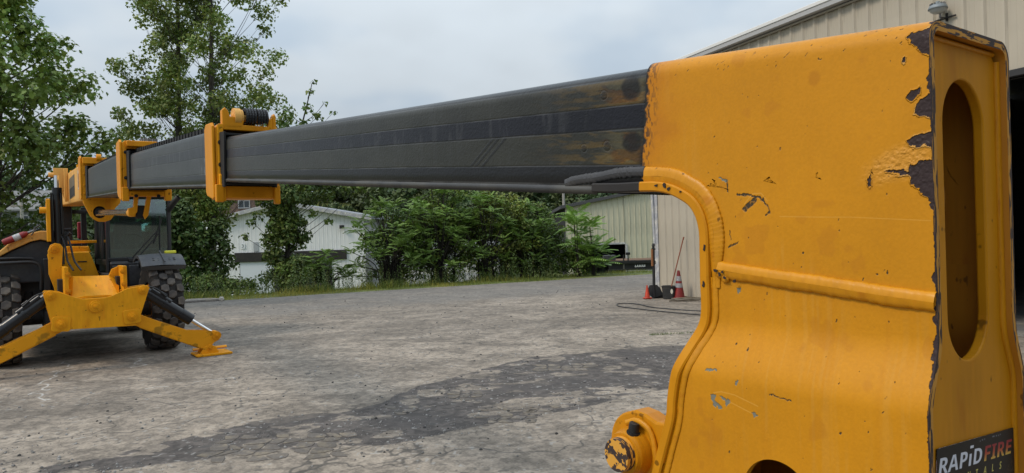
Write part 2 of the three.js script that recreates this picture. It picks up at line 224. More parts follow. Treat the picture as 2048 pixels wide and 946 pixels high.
// the land: one sheet to the horizon
const T_LAND = pixelTex(512, 512, (x, y, o) => { const u = x / 512, v = y / 512, a = fbm(u * 8, v * 8, 5, 8, 3), b = fbm(u * 50, v * 50, 2, 50, 5); o[0] = 70 + 60 * a + 40 * b; o[1] = 80 + 62 * a + 40 * b; o[2] = 40 + 40 * a + 20 * b; });
const land = struct('terrain', sheet(-170, 170, -240, 60, -0.02, 170, 150, landY), std(lin(0.62, 0.62, 0.62), 0.95, 0, { map: tint(T_LAND, 0.25) }));
{
  const A = yardTextures(-16, -29, 32, 1280), B = yardTextures(-8.2, -13.4, 13.6, 2048);
  // broad sheet follows the yard edge, finer sheet of the same asphalt lies on it nearer by
  const edgeZ = x => -20.6 - ((x + 9.5) * 0.4175) / 0.9087;
  const far = grid(96, 60, (u, v) => { const x = lerp(-16, 16, u), zf = Math.max(edgeZ(x) + 0.35 * (fbm(x * 0.8 + 30, 7, 3) - 0.5), -29), z = lerp(3, zf, v); return [x, -0.006, z, (x + 16) / 32, (z + 29) / 32]; });
  struct('asphalt_yard', far, std(lin(1, 1, 1), 0.93, 0, { map: A.col, bumpMap: A.bmp, bumpScale: 0.008 }));
  const near = grid(60, 60, (u, v) => { const x = lerp(-8.2, 5.4, u), z = lerp(0.2, -13.4, v); return [x, 0, z, (x + 8.2) / 13.6, (z + 13.4) / 13.6]; });
  const ny = struct('asphalt_pavement', near, std(lin(1, 1, 1), 0.9, 0, { map: B.col, bumpMap: B.bmp, bumpScale: 0.006 }));
  // broken slabs of the old surface standing proud round the damp hollow
  const r = rng(5), mats = [0, 1, 2].map(i => std(lin(0.225 + 0.03 * i, 0.197 + 0.026 * i, 0.162 + 0.022 * i), 0.92, 0, { map: tint(T_GRIME, 2), bumpMap: T_FINE, bumpScale: 0.004 }));
  const patches = [[-0.42, -6.95, 0.1, -6.4, 0.115], [-2.6, -6.25, -1.45, -5.55, 0.15], [-0.75, -7.7, -0.3, -7.35, 0.13], [0.2, -9.2, 0.95, -8.7, 0.16], [-1.35, -7.15, -0.95, -6.85, 0.12], [0.05, -7.0, 0.5, -6.75, 0.13]];
  for (const [ax, az, bx, bz, c] of patches) {
    const nx = Math.round((bx - ax) / c), nz = Math.round((bz - az) / c), P = [];
    for (let j = 0; j <= nz; j++) for (let i = 0; i <= nx; i++) P.push([ax + (i + (j % 2) * 0.4 + (r() - 0.5) * 0.62) * c, az + (j + (r() - 0.5) * 0.6) * c]);
    for (let j = 0; j < nz; j++) for (let i = 0; i < nx; i++) {
      if (r() < 0.3) continue;
      const q = [P[j * (nx + 1) + i], P[j * (nx + 1) + i + 1], P[(j + 1) * (nx + 1) + i + 1], P[(j + 1) * (nx + 1) + i]];
      const mx = q.reduce((s, p) => s + p[0], 0) / 4, mz = q.reduce((s, p) => s + p[1], 0) / 4, out = [];
      q.forEach((p, k) => { const n = q[(k + 1) % 4]; for (const t of [0.12, 0.5, 0.88]) { const s = 0.86 + (r() - 0.5) * 0.14 + (t === 0.5 ? 0.04 : -0.03); out.push([mx + (lerp(p[0], n[0], t) - mx) * s, -(mz + (lerp(p[1], n[1], t) - mz) * s)]); } });
      const g = new THREE.ExtrudeGeometry(shapeOf(out), { depth: 0.004, bevelEnabled: true, bevelThickness: 0.0025, bevelSize: 0.004, bevelOffset: -0.004, bevelSegments: 1 }); g.rotateX(-Math.PI / 2); g.translate(0, -0.001, 0);
      part(ny, 'asphalt_slab', boxUV(g), mats[Math.floor(r() * 3)]);
    }
  }
}
// loose stones
{
  const base = new THREE.IcosahedronGeometry(1, 0), p = base.attributes.position; for (let i = 0; i < p.count; i++) { const k = 0.75 + 0.5 * vn(p.getX(i) * 3 + 9, p.getY(i) * 3 + p.getZ(i) * 5 + 9); p.setXYZ(i, p.getX(i) * k, p.getY(i) * k * 0.7, p.getZ(i) * k); } base.computeVertexNormals();
  const r = rng(9), n = 4200, im = new THREE.InstancedMesh(base, std(lin(1, 1, 1), 0.95), n), m = new THREE.Matrix4(), q = new THREE.Quaternion(), c = new THREE.Color(); let k = 0, guard = 0;
  while (k < n && guard++ < 400000) {
    const z = -4.5 - 17 * Math.pow(r(), 1.7), x = z * -(-0.75 + 1.3 * r()) * 1.05 * 1 + 0; const xx = -z * (-0.78 + 1.35 * r());
    const d = fbm(xx * 0.9 + 20, z * 1.3 + 20, 3, 256, 41); const strip = Math.abs((z + 7.4) - 0.55 * -(xx)) < 1.1 ? 1 : 0.3;
    if (r() > sstep(0.38, 0.62, d) * strip + 0.05) continue; if (xx > 3.4 && z < -10) continue;
    const s = (0.003 + 0.011 * Math.pow(r(), 5)) * (1 + 0.03 * -z); q.setFromEuler(new THREE.Euler(r() * 0.5, r() * 6.3, r() * 0.5)); m.compose(V(xx, s * 0.35, z), q, V(s, s, s)); im.setMatrixAt(k, m); const b = r() < 0.18 ? 0.04 + 0.06 * r() : 0.12 + 0.2 * r(); im.setColorAt(k, c.setRGB(b, b * 0.97, b * 0.93)); k++;
  }
  im.count = k; im.name = 'gravel'; im.userData.kind = 'stuff'; im.userData.label = 'loose stones scattered over the worn asphalt'; scene.add(im);
}

// ---------------------------------------------------------------- ribbed steel siding
const sidingMat = (c, seed) => { const t = pixelTex(512, 512, (x, y, o) => { const u = x / 512, v = y / 512; const st = fbm(u * 40, v * 3, 4, 40, seed), bl = fbm(u * 4, v * 4, 4, 4, seed + 3), run = sstep(0.6, 0.8, st) * 0.09, rust = sstep(0.76, 0.84, fbm(u * 20, v * 20, 4, 20, seed + 8)) * 0.12; const b = 0.88 + 0.14 * bl - run; o[0] = 255 * lerp(b, 0.62, rust); o[1] = 255 * lerp(b * 0.995, 0.5, rust); o[2] = 255 * lerp(b * 0.985, 0.4, rust); }); return std(c, 0.55, 0, { map: tint(t, 0.35, 0.35) }); };
function panelGeo(w, h, rib = 0.032, t = 0.004) {            // one sheet of siding: flat pan with a raised rib along its left edge
  const o = [[0, 0], [0, rib], [0.042, rib], [0.062, 0.001], [w * 0.5 - 0.015, 0.001], [w * 0.5, 0.006], [w * 0.5 + 0.015, 0.001], [w - 0.026, 0.001], [w - 0.0015, rib - 0.002], [w - 0.0015, -t], [0, -t]];
  const g = new THREE.ExtrudeGeometry(shapeOf(o), { depth: h, bevelEnabled: false }); g.rotateX(-Math.PI / 2); return boxUV(g);   // stands up y, faces -z after turn
}
function sidingWall(parent, mat, x0, x1, y0, y1, z, step = 0.305, slope = 0, rib) {
  const cache = {}; let i = 0;
  for (let x = x0; x < x1 - 0.02; x += step, i++) {
    const top = typeof y1 === 'function' ? y1(x + step / 2) : y1, bot = typeof y0 === 'function' ? y0(x + step / 2) : y0, key = (top - bot).toFixed(3) + Math.min(step, x1 - x).toFixed(3);
    const g = cache[key] ||= (() => { const q = panelGeo(Math.min(step, x1 - x), top - bot, rib); q.rotateY(Math.PI); q.translate(0, 0, 0); return q; })();
    const m = new THREE.Mesh(g, mat); m.name = 'siding_panel'; m.position.set(x + Math.min(step, x1 - x), bot, z); parent.add(m);
  }
}
// near workshop: its long wall runs towards us on the right
{
  const TH = -Math.atan2(0.928, 0.371), b = thing('metal_workshop', 'large tan ribbed steel workshop with open dark doorway, right of the yard', 'building', [3.86, 0, -18.73], TH);
  const tan = sidingMat(lin(0.52, 0.47, 0.385), 5), wallIn = std(lin(0.09, 0.088, 0.085), 0.9), J0 = 8.25, J1 = 13.4, HD = 3.74, HE = 5.66, LW = 34, DP = 14;
  sidingWall(b, tan, 0.06, J0 - 0.06, 0.02, HE, 0); sidingWall(b, tan, J0 - 0.06, J1 + 0.06, HD + 0.1, HE, 0); sidingWall(b, tan, J1 + 0.06, LW, 0.02, HE, 0);
  part(b, 'wall', [box(J0, 5.7, 0.14, J0 / 2, 2.85, -0.12, 0), box(J1 - J0, 5.7 - HD, 0.14, (J0 + J1) / 2, (5.7 + HD) / 2, -0.12, 0), box(LW - J1, 5.7, 0.14, (LW + J1) / 2, 2.85, -0.12, 0), box(LW, 5.95, 0.14, LW / 2, 2.97, -DP, 0), box(0.14, 5.7, DP, 0.07, 2.85, -DP / 2 - 0.12, 0), box(0.14, 5.7, DP, LW - 0.07, 2.85, -DP / 2 - 0.12, 0), prismX([[-0.1, 5.7], [-DP / 2, 6.98], [-DP, 5.7]], 0.02, 0.12, 0), prismX([[-0.1, 5.7], [-DP / 2, 6.98], [-DP, 5.7]], LW - 0.12, LW - 0.02, 0), box(LW, 0.12, 0.1, LW / 2, 5.75, -0.08, 0)], wallIn);
  // wing at the near end, behind the photographer: two dark open bays face the yard
  { const wx = 20.4, wl = 9.5, wd = 11; const wm = new THREE.Group(); wm.name = 'wing_wall'; wm.position.set(wx, 0, 0); wm.rotation.y = -Math.PI / 2; b.add(wm); sidingWall(wm, tan, 0.2, wl, 3.7, HE, 0); sidingWall(wm, tan, 0.2, 1.3, 0.02, 3.7, 0); sidingWall(wm, tan, wl - 0.9, wl, 0.02, 3.7, 0);
    part(b, 'wall', [box(0.14, 2.3, wl, wx + 0.1, 4.85, wl / 2, 0), box(0.14, 3.7, 0.9, wx + 0.1, 1.85, wl - 0.45, 0), box(0.14, 3.7, 0.9, wx + 0.1, 1.85, 0.85, 0), prism([[wx + 0.1, 5.9], [wx + wd / 2, 7.15], [wx + wd - 0.1, 5.9]], wl - 0.06, wl + 0.04, 0), box(wd, 6, 0.14, wx + wd / 2 + 0.2, 3, wl, 0), box(0.14, 6, wl, wx + wd, 3, wl / 2, 0)], wallIn);
    part(b, 'roof', prism([[wx - 0.3, 6.02], [wx + wd / 2, 7.2], [wx + wd + 0.3, 6.02], [wx + wd + 0.3, 6.14], [wx + wd / 2, 7.34], [wx - 0.3, 6.14]], -0.1, wl + 0.3, 0), std(lin(0.42, 0.42, 0.41), 0.5, 0.3)); part(b, 'floor', box(wd, 0.04, wl - 0.1, wx + wd / 2 + 0.1, 0.0, wl / 2, 0), std(lin(0.3, 0.29, 0.27), 0.8)); }
  part(b, 'roof', [prismX([[0.20, 5.80], [-DP / 2, 7.0], [-DP - 0.3, 5.80], [-DP - 0.3, 5.86], [-DP / 2, 7.08], [0.20, 5.855]], -0.2, LW + 0.2, 0)], std(lin(0.42, 0.42, 0.41), 0.5, 0.3));
  part(b, 'gutter', [box(LW + 0.3, 0.075, 0.09, LW / 2, 5.838, 0.16, 0.012)], std(lin(0.72, 0.72, 0.71), 0.5)); part(b, 'fascia', [box(LW + 0.3, 0.095, 0.17, LW / 2, 5.752, 0.105, 0.01)], std(lin(0.42, 0.42, 0.42), 0.5, 0.1));
  part(b, 'eave_trim', box(LW + 0.3, 0.035, 0.05, LW / 2, 5.672, 0.055, 0.008), std(lin(0.36, 0.33, 0.28), 0.7));
  part(b, 'corner_trim', [box(0.12, 5.6, 0.012, 0.0, 2.84, 0.048, 0.003), box(0.012, 5.6, 0.16, -0.055, 2.84, -0.04, 0.003)], M.white, 'white corner trim at the far end of the wall');
  part(b, 'downspout', [box(0.085, 3.0, 0.07, -0.12, 4.35, 0.0, 0.012), box(0.09, 2.7, 0.07, -0.14, 1.5, 0.02, 0.012, [0.01, 0, 0.035])], M.white, 'white dented downspout');
  const dt = std(lin(0.03, 0.03, 0.032), 0.7); part(b, 'door_trim', [box(J1 - J0 + 0.24, 0.1, 0.19, (J0 + J1) / 2, HD + 0.05, -0.05, 0.008), box(0.1, HD, 0.19, J0 - 0.05, HD / 2, -0.05, 0.008), box(0.1, HD, 0.19, J1 + 0.05, HD / 2, -0.05, 0.008)], dt);
  part(b, 'floor', box(LW - 0.3, 0.04, DP - 0.2, LW / 2, 0.0, -DP / 2, 0), std(lin(0.3, 0.29, 0.27), 0.8, 0, { map: tint(T_GRIME, 0.6) }));
  const sc = []; for (let x = 0.36; x < 8; x += 0.305) for (const y of [0.35, 2.35, 4.3]) { sc.push(cyl([x - 0.06, y, 0.0], [x - 0.06, y, 0.014], 0.012, 0.009, 6)); } const s = part(b, 'siding_screw', sc, M.steel); s.userData.kind = 'stuff';
}
// yard lamp on the workshop wall
{
  const l = thing('wall_lamp', 'grey yard lamp on a bracket on the tan workshop wall', 'lamp', [6.90, 4.98, -11.13], -Math.atan2(0.928, 0.371));
  const pr = [[0.001, 0.155], [0.035, 0.152], [0.04, 0.115], [0.085, 0.11], [0.115, 0.085], [0.145, 0.07], [0.158, 0.035], [0.166, 0.025], [0.168, 0.0], [0.15, -0.004]].map(p => new THREE.Vector2(p[0], p[1]));
  const g = new THREE.LatheGeometry(pr, 28); g.translate(0, 0.02, 0.22); part(l, 'housing', g, std(lin(0.22, 0.25, 0.27), 0.55, 0.2));
  const le = new THREE.LatheGeometry([[0.001, -0.085], [0.08, -0.075], [0.13, -0.045], [0.155, 0.015]].map(p => new THREE.Vector2(...p)), 28); le.translate(0, 0.02, 0.22); part(l, 'lens', le, std(lin(0.38, 0.40, 0.40), 0.35));
  for (let k = 0; k < 14; k++) { const a = k / 14 * 6.283; part(l, 'cooling_fin', box(0.05, 0.035, 0.007, 0.115 * Math.cos(a), 0.115, 0.22 + 0.115 * Math.sin(a), 0.002, [0, -a, 0]), M.steel); }
  part(l, 'arm', [cyl([0, -0.13, 0.03], [0, -0.13, 0.16], 0.018), cyl([0, -0.13, 0.16], [0.0, 0.03, 0.17], 0.018), cyl([0, 0.03, 0.17], [0, 0.04, 0.2], 0.024)], M.steel);
  part(l, 'bracket', [box(0.42, 0.03, 0.03, 0.02, -0.14, 0.05, 0.004), box(0.09, 0.16, 0.03, 0, -0.12, 0.02, 0.006)], M.grime); l.scale.setScalar(0.82);
}
// far tan building behind the verge
{
  const z = -40, b = thing('metal_barn', 'far pale tan ribbed steel building with low roofline and dark open bay', 'building', [0, 0, z]);
  const c = sidingMat(lin(0.56, 0.54, 0.42), 15), top = x => 3.12 + (x - 3.03) * 0.175, gy = -0.85, o0 = 3.9, o1 = 6.36, oh = 0.94;
  sidingWall(b, c, 3.03, o0, gy, top, 0); sidingWall(b, c, o0, o1, oh, top, 0); sidingWall(b, c, o1, 13, gy, top, 0);
  part(b, 'wall', [box(o0 - 3.03, 3.9, 0.1, (3.03 + o0) / 2, 1.1, -0.1, 0), box(o1 - o0, 2.2, 0.1, (o0 + o1) / 2, 2.1, -0.1, 0), box(13 - o1, 3.9, 0.1, (13 + o1) / 2, 1.1, -0.1, 0), box(10, 4, 0.1, 8, 1.1, -9, 0), box(0.1, 3.9, 9, 3.08, 1.1, -4.55, 0), box(0.1, 4, 9, 13, 1.1, -4.55, 0)], M.dark);
  const ro = prism([[2.75, 3.02], [13.2, 3.02 + 10.45 * 0.175], [13.2, 3.2 + 10.45 * 0.175], [2.75, 3.2]], -9.2, 0.22, 0.01); part(b, 'roof', ro, std(lin(0.06, 0.06, 0.065), 0.6));
  part(b, 'door_trim', [box(0.12, oh - gy, 0.14, o1 + 0.06, (oh + gy) / 2, 0.02, 0.01), box(o1 - o0, 0.1, 0.14, (o0 + o1) / 2, oh + 0.05, 0.02, 0.01)], M.white);
  part(b, 'floor', box(10, 0.06, 9, 8, gy + 0.03, -4.6, 0), M.grime);
  part(b, 'concrete_base', box(6.6, 0.35, 0.06, 9.7, gy + 0.17, 0.06, 0.01), std(lin(0.3, 0.3, 0.29), 0.9));
}
// white barn among the trees
{
  const z = -42, b = thing('white_barn', 'white gabled barn with number 3 over its dark door, behind the trees', 'building', [-13.2, 0, z]);
  const wm = sidingMat(lin(0.80, 0.82, 0.86), 25), x0 = -4.5, x1 = 4.5, e = 3.02, ap = 3.86, gy = -1.55, top = x => e + (ap - e) * (1 - Math.abs(x - (x < -0.4 ? -0.4 : -0.4)) / (4.5)), D0 = -2.95, D1 = -2.2, dh = 0.5;
  sidingWall(b, wm, x0, D0, gy, top, 0, 0.25, 0, 0.010); sidingWall(b, wm, D0, 2.3, 1.05, top, 0, 0.25, 0, 0.010); sidingWall(b, wm, 2.3, x1, gy, top, 0, 0.25, 0, 0.010);
  part(b, 'wall', [box(1.5, 4.4, 0.1, x0 + 0.75, 0.7, -0.1, 0), box(9, 2, 0.1, 0, 2, -0.1, 0), box(2.2, 4.4, 0.1, 3.4, 0.7, -0.1, 0), box(0.1, 4.4, 12, x0 + 0.06, 0.7, -6.1, 0), box(0.1, 4.4, 12, x1 - 0.06, 0.7, -6.1, 0)], M.white);
  part(b, 'lintel', box(6.6, 0.56, 0.16, 0.1, 0.79, 0.02, 0.02), M.grime, 'dark beam over the doorways');
  part(b, 'loading_door', [box(2.1, 2.05, 0.05, -1.9 + 0.02, -0.5, -0.02, 0.005)], std(lin(0.62, 0.66, 0.72), 0.6), 'pale door');
  part(b, 'door_post', [box(0.34, 2.05, 0.16, -0.75, -0.5, 0.02, 0.02), box(3.0, 2.05, 0.1, 1.0, -0.5, -0.01, 0.01)], M.grime);
  const roof = (sx, xx, ye) => prism([[-0.4, ap + 0.05], [xx, ye], [xx, ye + 0.14], [-0.4, ap + 0.2]], -13, 0.35, 0.01);
  const rm = std(lin(0.24, 0.25, 0.27), 0.6); part(b, 'roof', [prism([[-4.9, e - 0.14], [-0.4, ap + 0.06], [-0.4, ap + 0.2], [-4.9, e + 0.02]], -13, 0.25, 0.01), prism([[-0.4, ap + 0.06], [4.95, e - 0.16], [4.95, e], [-0.4, ap + 0.2]], -13, 0.25, 0.01)], rm);
  part(b, 'fascia', [prism([[-4.92, e - 0.24], [-0.4, ap - 0.03], [-0.4, ap + 0.17], [-4.92, e - 0.02]], 0.26, 0.33, 0.01), prism([[-0.395, ap - 0.03], [4.97, e - 0.26], [4.97, e - 0.04], [-0.395, ap + 0.17]], 0.26, 0.33, 0.01)], M.white);
  // painted number and a floodlight on the gable
  const cv = document.createElement('canvas'); cv.width = 96; cv.height = 128; const q = cv.getContext('2d'); q.fillStyle = '#e2e6ea'; q.fillRect(0, 0, 96, 128); q.fillStyle = '#4a5058'; q.font = 'bold 110px sans-serif'; q.textAlign = 'center'; q.fillText('3', 48, 106); const nt = new THREE.CanvasTexture(cv); nt.colorSpace = THREE.SRGBColorSpace;
  const pl = new THREE.BoxGeometry(0.34, 0.44, 0.012); pl.scale(0.72, 0.72, 1); pl.translate(-2.72, 1.47, 0.045); part(b, 'number_plate', pl, std(lin(1, 1, 1), 0.7, 0, { map: nt }));
  part(b, 'floodlight', [box(0.26, 0.2, 0.14, 3.2, 2.42, 0.2, 0.02), box(0.06, 0.06, 0.2, 3.2, 2.5, 0.08, 0.01)], M.black);
  part(b, 'window', [box(0.28, 0.55, 0.03, -1.95, 1.4, 0.03, 0.004)], std(lin(0.35, 0.37, 0.4), 0.3));
}
// more white walls glimpsed through the greenery
{
  const b = thing('white_shed', 'long low white shed glimpsed between the sumac stems', 'shed', [-4.2, -1.15, -41]); sidingWall(b, M.white, -3.4, 3.4, 0, 2.15, 0, 0.4, 0, 0.02);
  part(b, 'wall', box(6.8, 2.15, 3, 0, 1.08, -1.56, 0), M.white); part(b, 'roof', prismX([[0.25, 2.1], [-1.5, 2.5], [-3.3, 2.1], [-3.3, 2.18], [-1.5, 2.6], [0.25, 2.18]], -3.6, 3.6, 0), std(lin(0.3, 0.31, 0.32), 0.6));
  const c = thing('white_outbuilding', 'white outbuilding with shallow roof behind the poplar trunks', 'building', [-20.6, -1.3, -44]); sidingWall(c, M.white, -3.2, 3.2, 0, 3.9, 0, 0.4, 0, 0.02);
  part(c, 'wall', box(6.4, 3.9, 5, 0, 1.95, -2.56, 0), M.white); part(c, 'roof', prismX([[0.3, 3.85], [-2.5, 4.3], [-5.3, 3.85], [-5.3, 3.95], [-2.5, 4.42], [0.3, 3.95]], -3.4, 3.4, 0), std(lin(0.7, 0.71, 0.73), 0.6));
}
// houses on the hill
function house(label, x, y, z, w, d, h, wallC, roofC, turn, n) {
  const b = thing('house', label, 'house', [x, y, z], turn), wm = std(wallC, 0.85, 0, { map: T_GRIME });
  part(b, 'wall', [box(w, h, d, 0, h / 2, 0, 0), prismX([[-d / 2, h], [d / 2, h], [0, h + d * 0.3]], -w / 2, w / 2, 0)], wm);
  part(b, 'roof', [prismX([[-d / 2 - 0.35, h - 0.15], [0, h + d * 0.32], [d / 2 + 0.35, h - 0.15], [d / 2 + 0.35, h], [0, h + d * 0.32 + 0.16], [-d / 2 - 0.35, h]], -w / 2 - 0.3, w / 2 + 0.3, 0)], std(roofC, 0.9));
  for (let k = 0; k < n; k++) for (const fy of h > 4 ? [1.3, 3.7] : [1.5]) { const wx = -w / 2 + (k + 0.5) * w / n, f = part(b, 'window', [box(1.1, 0.09, 0.08, wx, fy + 0.68, d / 2 + 0.03, 0), box(1.1, 0.09, 0.08, wx, fy - 0.68, d / 2 + 0.03, 0), box(0.09, 1.3, 0.08, wx - 0.5, fy, d / 2 + 0.03, 0), box(0.09, 1.3, 0.08, wx + 0.5, fy, d / 2 + 0.03, 0), box(0.06, 1.28, 0.06, wx, fy, d / 2 + 0.03, 0), box(0.92, 0.06, 0.055, wx, fy, d / 2 + 0.03, 0)], M.white); part(f, 'pane', box(0.92, 1.28, 0.02, wx, fy, d / 2 + 0.02, 0), std(lin(0.05, 0.06, 0.07), 0.15)); }
}
house('brown house with white windows on the hill above the white barn', -26.6, 1.9, -70, 8.2, 6, 4.6, lin(0.30, 0.20, 0.16), lin(0.13, 0.13, 0.135), 0.12, 4);
house('small grey house on the hillside behind the maple', -42.5, 2.3, -62, 5, 5, 2.7, lin(0.38, 0.40, 0.41), lin(0.2, 0.2, 0.2), 0.25, 2);
// poles
function pole(label, x, z, h, y0, bare) { const p = thing('utility_pole', label, 'pole', [x, y0, z]); part(p, 'pole', cyl([0, 0, 0], [0, h, 0], 0.16, 0.11, 10), std(lin(0.33, 0.31, 0.28), 0.9)); if (bare) return; const c = part(p, 'crossarm', box(1.5, 0.12, 0.1, 0, h - 0.45, 0.1, 0.01), std(lin(0.25, 0.22, 0.19), 0.9)); for (const x of [-0.6, 0.6]) part(c, 'insulator', cyl([x, h - 0.4, 0.1], [x, h - 0.24, 0.1], 0.05, 0.03, 8), M.steel); }
pole('pale utility pole rising beside the far tan building roof', 4.45, -60, 5.3, -0.3, true);
pole('pale utility pole beside the grey hillside house', -37.2, -54, 5.2, 0.2);
// flatbed trailer parked behind the verge
{
  const z = -32, t = thing('flatbed_trailer', 'black flatbed trailer parked in front of the far tan building', 'trailer', [0, 0, z]);
  part(t, 'side_rail', [box(3.4, 0.14, 0.12, 6.0, 0.27, 0, 0.012), box(3.4, 0.06, 0.16, 6.0, -0.06, 0, 0.01)], M.black); part(t, 'web', box(3.36, 0.3, 0.04, 6.0, 0.08, -0.02, 0), M.black);
  part(t, 'deck', box(3.4, 0.06, 2.1, 6.0, 0.33, -1.15, 0.005), M.wood);
  const cv = document.createElement('canvas'); cv.width = 256; cv.height = 80; const q = cv.getContext('2d'); q.fillStyle = '#15161a'; q.fillRect(0, 0, 256, 80); q.fillStyle = '#f4f5f6'; q.font = 'italic bold 74px sans-serif'; q.textAlign = 'center'; q.fillText('LAMAR', 128, 66); const nt = new THREE.CanvasTexture(cv); nt.colorSpace = THREE.SRGBColorSpace;
  const g = new THREE.BoxGeometry(0.5, 0.15, 0.008); g.translate(5.72, 0.09, 0.006); part(t, 'name_label', g, std(lin(1, 1, 1), 0.6, 0, { map: nt }));
  part(t, 'drawbar', [box(1.2, 0.1, 0.1, 4.9, 0.14, -0.4, 0.01, [0, 0.5, 0]), box(1.2, 0.1, 0.1, 4.9, 0.14, -1.9, 0.01, [0, -0.5, 0])], M.black);
  const j = part(t, 'jack', [cyl([5.0, -0.45, -0.02], [5.0, 0.30, -0.02], 0.045), box(0.16, 0.03, 0.16, 5.0, -0.46, -0.02, 0.004)], M.steel); part(j, 'crank', [cyl([5.0, 0.3, 0], [5.0, 0.62, 0], 0.03), box(0.2, 0.12, 0.1, 5.2, 0.66, 0, 0.02), cyl([5.2, 0.6, 0], [5.2, 0.34, 0], 0.03)], M.black);
  for (const x of [4.65, 7.0]) part(t, 'wheel', [cyl([x, -0.2, -0.35], [x, -0.2, -0.12], 0.33, 0.33, 22)], M.rubberDark);
  part(t, 'toolbox', box(0.55, 0.24, 0.4, 4.4, 0.48, -0.4, 0.02), M.greyPlastic);
}
// ================================================================ VEGETATION
function leafMat(c, tr = 0.4) { return new THREE.MeshPhysicalMaterial({ color: c, roughness: 0.55, transmission: tr, thickness: 0, side: THREE.DoubleSide, specularIntensity: 0.5 }); }
function flatLeaf(pts, fold = 0.15) {                        // blade outline (x across, y along), folded on its midrib
  const s = new THREE.ShapeGeometry(shapeOf(pts)), p = s.attributes.position; for (let i = 0; i < p.count; i++) p.setZ(i, Math.abs(p.getX(i)) * fold - 0.12 * p.getY(i) * p.getY(i)); s.computeVertexNormals(); return s;
}
const mir = h => [...h, ...h.slice(0, -1).reverse().map(p => [-p[0], p[1]])].filter((p, i, a) => i === 0 || Math.hypot(p[0] - a[i - 1][0], p[1] - a[i - 1][1]) > 1e-6);
const G_MAPLE = flatLeaf(mir([[0.02, 0], [0.28, 0.02], [0.20, 0.16], [0.52, 0.32], [0.36, 0.42], [0.46, 0.62], [0.20, 0.56], [0.16, 0.74], [0, 1.0]]), 0.2);
const G_OVAL = flatLeaf([[0, 0], [0.3, 0.3], [0.26, 0.6], [0, 1], [-0.26, 0.6], [-0.3, 0.3]], 0.25);
const G_HEART = flatLeaf([[0, 0.06], [0.34, 0], [0.44, 0.3], [0.26, 0.66], [0, 1], [-0.26, 0.66], [-0.44, 0.3], [-0.34, 0]], 0.2);
function frondGeo(n = 9, droop = 0.45, lw = 0.055, ll = 0.24, seed = 1) {  // pinnate leaf one unit long
  const L = [], r = rng(seed), at = t => [0, t, -droop * t * t], stem = []; for (let i = 0; i <= 6; i++) stem.push(at(i / 6));
  const st = new THREE.TubeGeometry(new THREE.CatmullRomCurve3(stem.map(p => V(...p))), 6, 0.006, 3, false); L.push(st);
  const blade = (t, sx, len) => { const b = at(t), g = new THREE.BufferGeometry(), d = V(sx * 0.93, sx ? 0.38 : 1, -0.28 - 0.2 * r()).normalize(), w = V(-d.y * 1, d.x, 0).normalize().multiplyScalar(lw * (0.8 + 0.3 * r())); const A = V(...b), B = A.clone().addScaledVector(d, len * 0.4), C = A.clone().addScaledVector(d, len).add(V(0, 0, -0.05 * len)); const P = [A, B.clone().add(w), C, B.clone().sub(w)]; const f = []; for (const k of [0, 1, 2, 0, 2, 3]) f.push(P[k].x, P[k].y, P[k].z); g.setAttribute('position', new THREE.Float32BufferAttribute(f, 3)); g.computeVertexNormals(); L.push(g); };
  for (let i = 1; i <= n; i++) { const t = 0.12 + 0.84 * i / n, len = ll * (0.65 + 0.75 * Math.sin(Math.PI * Math.min(0.95, t * 0.85 + 0.12))); blade(t, 1, len); blade(t + 0.01, -1, len); } blade(0.97, 0, ll * 0.6);
  return merge(L);
}
const G_FROND = [frondGeo(9, 0.42, 0.05, 0.26, 1), frondGeo(10, 0.6, 0.045, 0.24, 2), frondGeo(8, 0.3, 0.055, 0.27, 3)];
function limb(pts, r0, r1, seg = 6) { const c = new THREE.CatmullRomCurve3(pts.map(p => V(...p))), n = Math.max(2, (pts.length - 1) * 4), fr = c.computeFrenetFrames(n, false), P = []; for (let j = 0; j <= n; j++) P.push(c.getPointAt(j / n)); return grid(seg, n, (u, v, i, j) => { const a = -u * 6.2832, r = lerp(r0, r1, v), N = fr.normals[j], B = fr.binormals[j]; return [P[j].x + r * (Math.cos(a) * N.x + Math.sin(a) * B.x), P[j].y + r * (Math.cos(a) * N.y + Math.sin(a) * B.y), P[j].z + r * (Math.cos(a) * N.z + Math.sin(a) * B.z), u * r0 * 6, v * P[0].distanceTo(P[n])]; }); }
const UP = V(0, 1, 0);
function leafMatrix(r, p, c, size, m, up = 0.45) {           // blades mostly face up and out from their clump, and hang a little
  const out = V(p.x - c.x, p.y - c.y, p.z - c.z).normalize(), n = out.multiplyScalar(0.5).add(V(r() - 0.5, r() - 0.5, r() - 0.5).multiplyScalar(1.5)).addScaledVector(UP, up).normalize();
  const t = V(r() - 0.5, r() - 0.75, r() - 0.5).cross(n).normalize(), b = n.clone().cross(t); const s = size * (0.6 + 0.7 * r());
  m.makeBasis(t.multiplyScalar(s), b.multiplyScalar(s), n.multiplyScalar(s)); m.setPosition(p.x, p.y, p.z); return m;
}
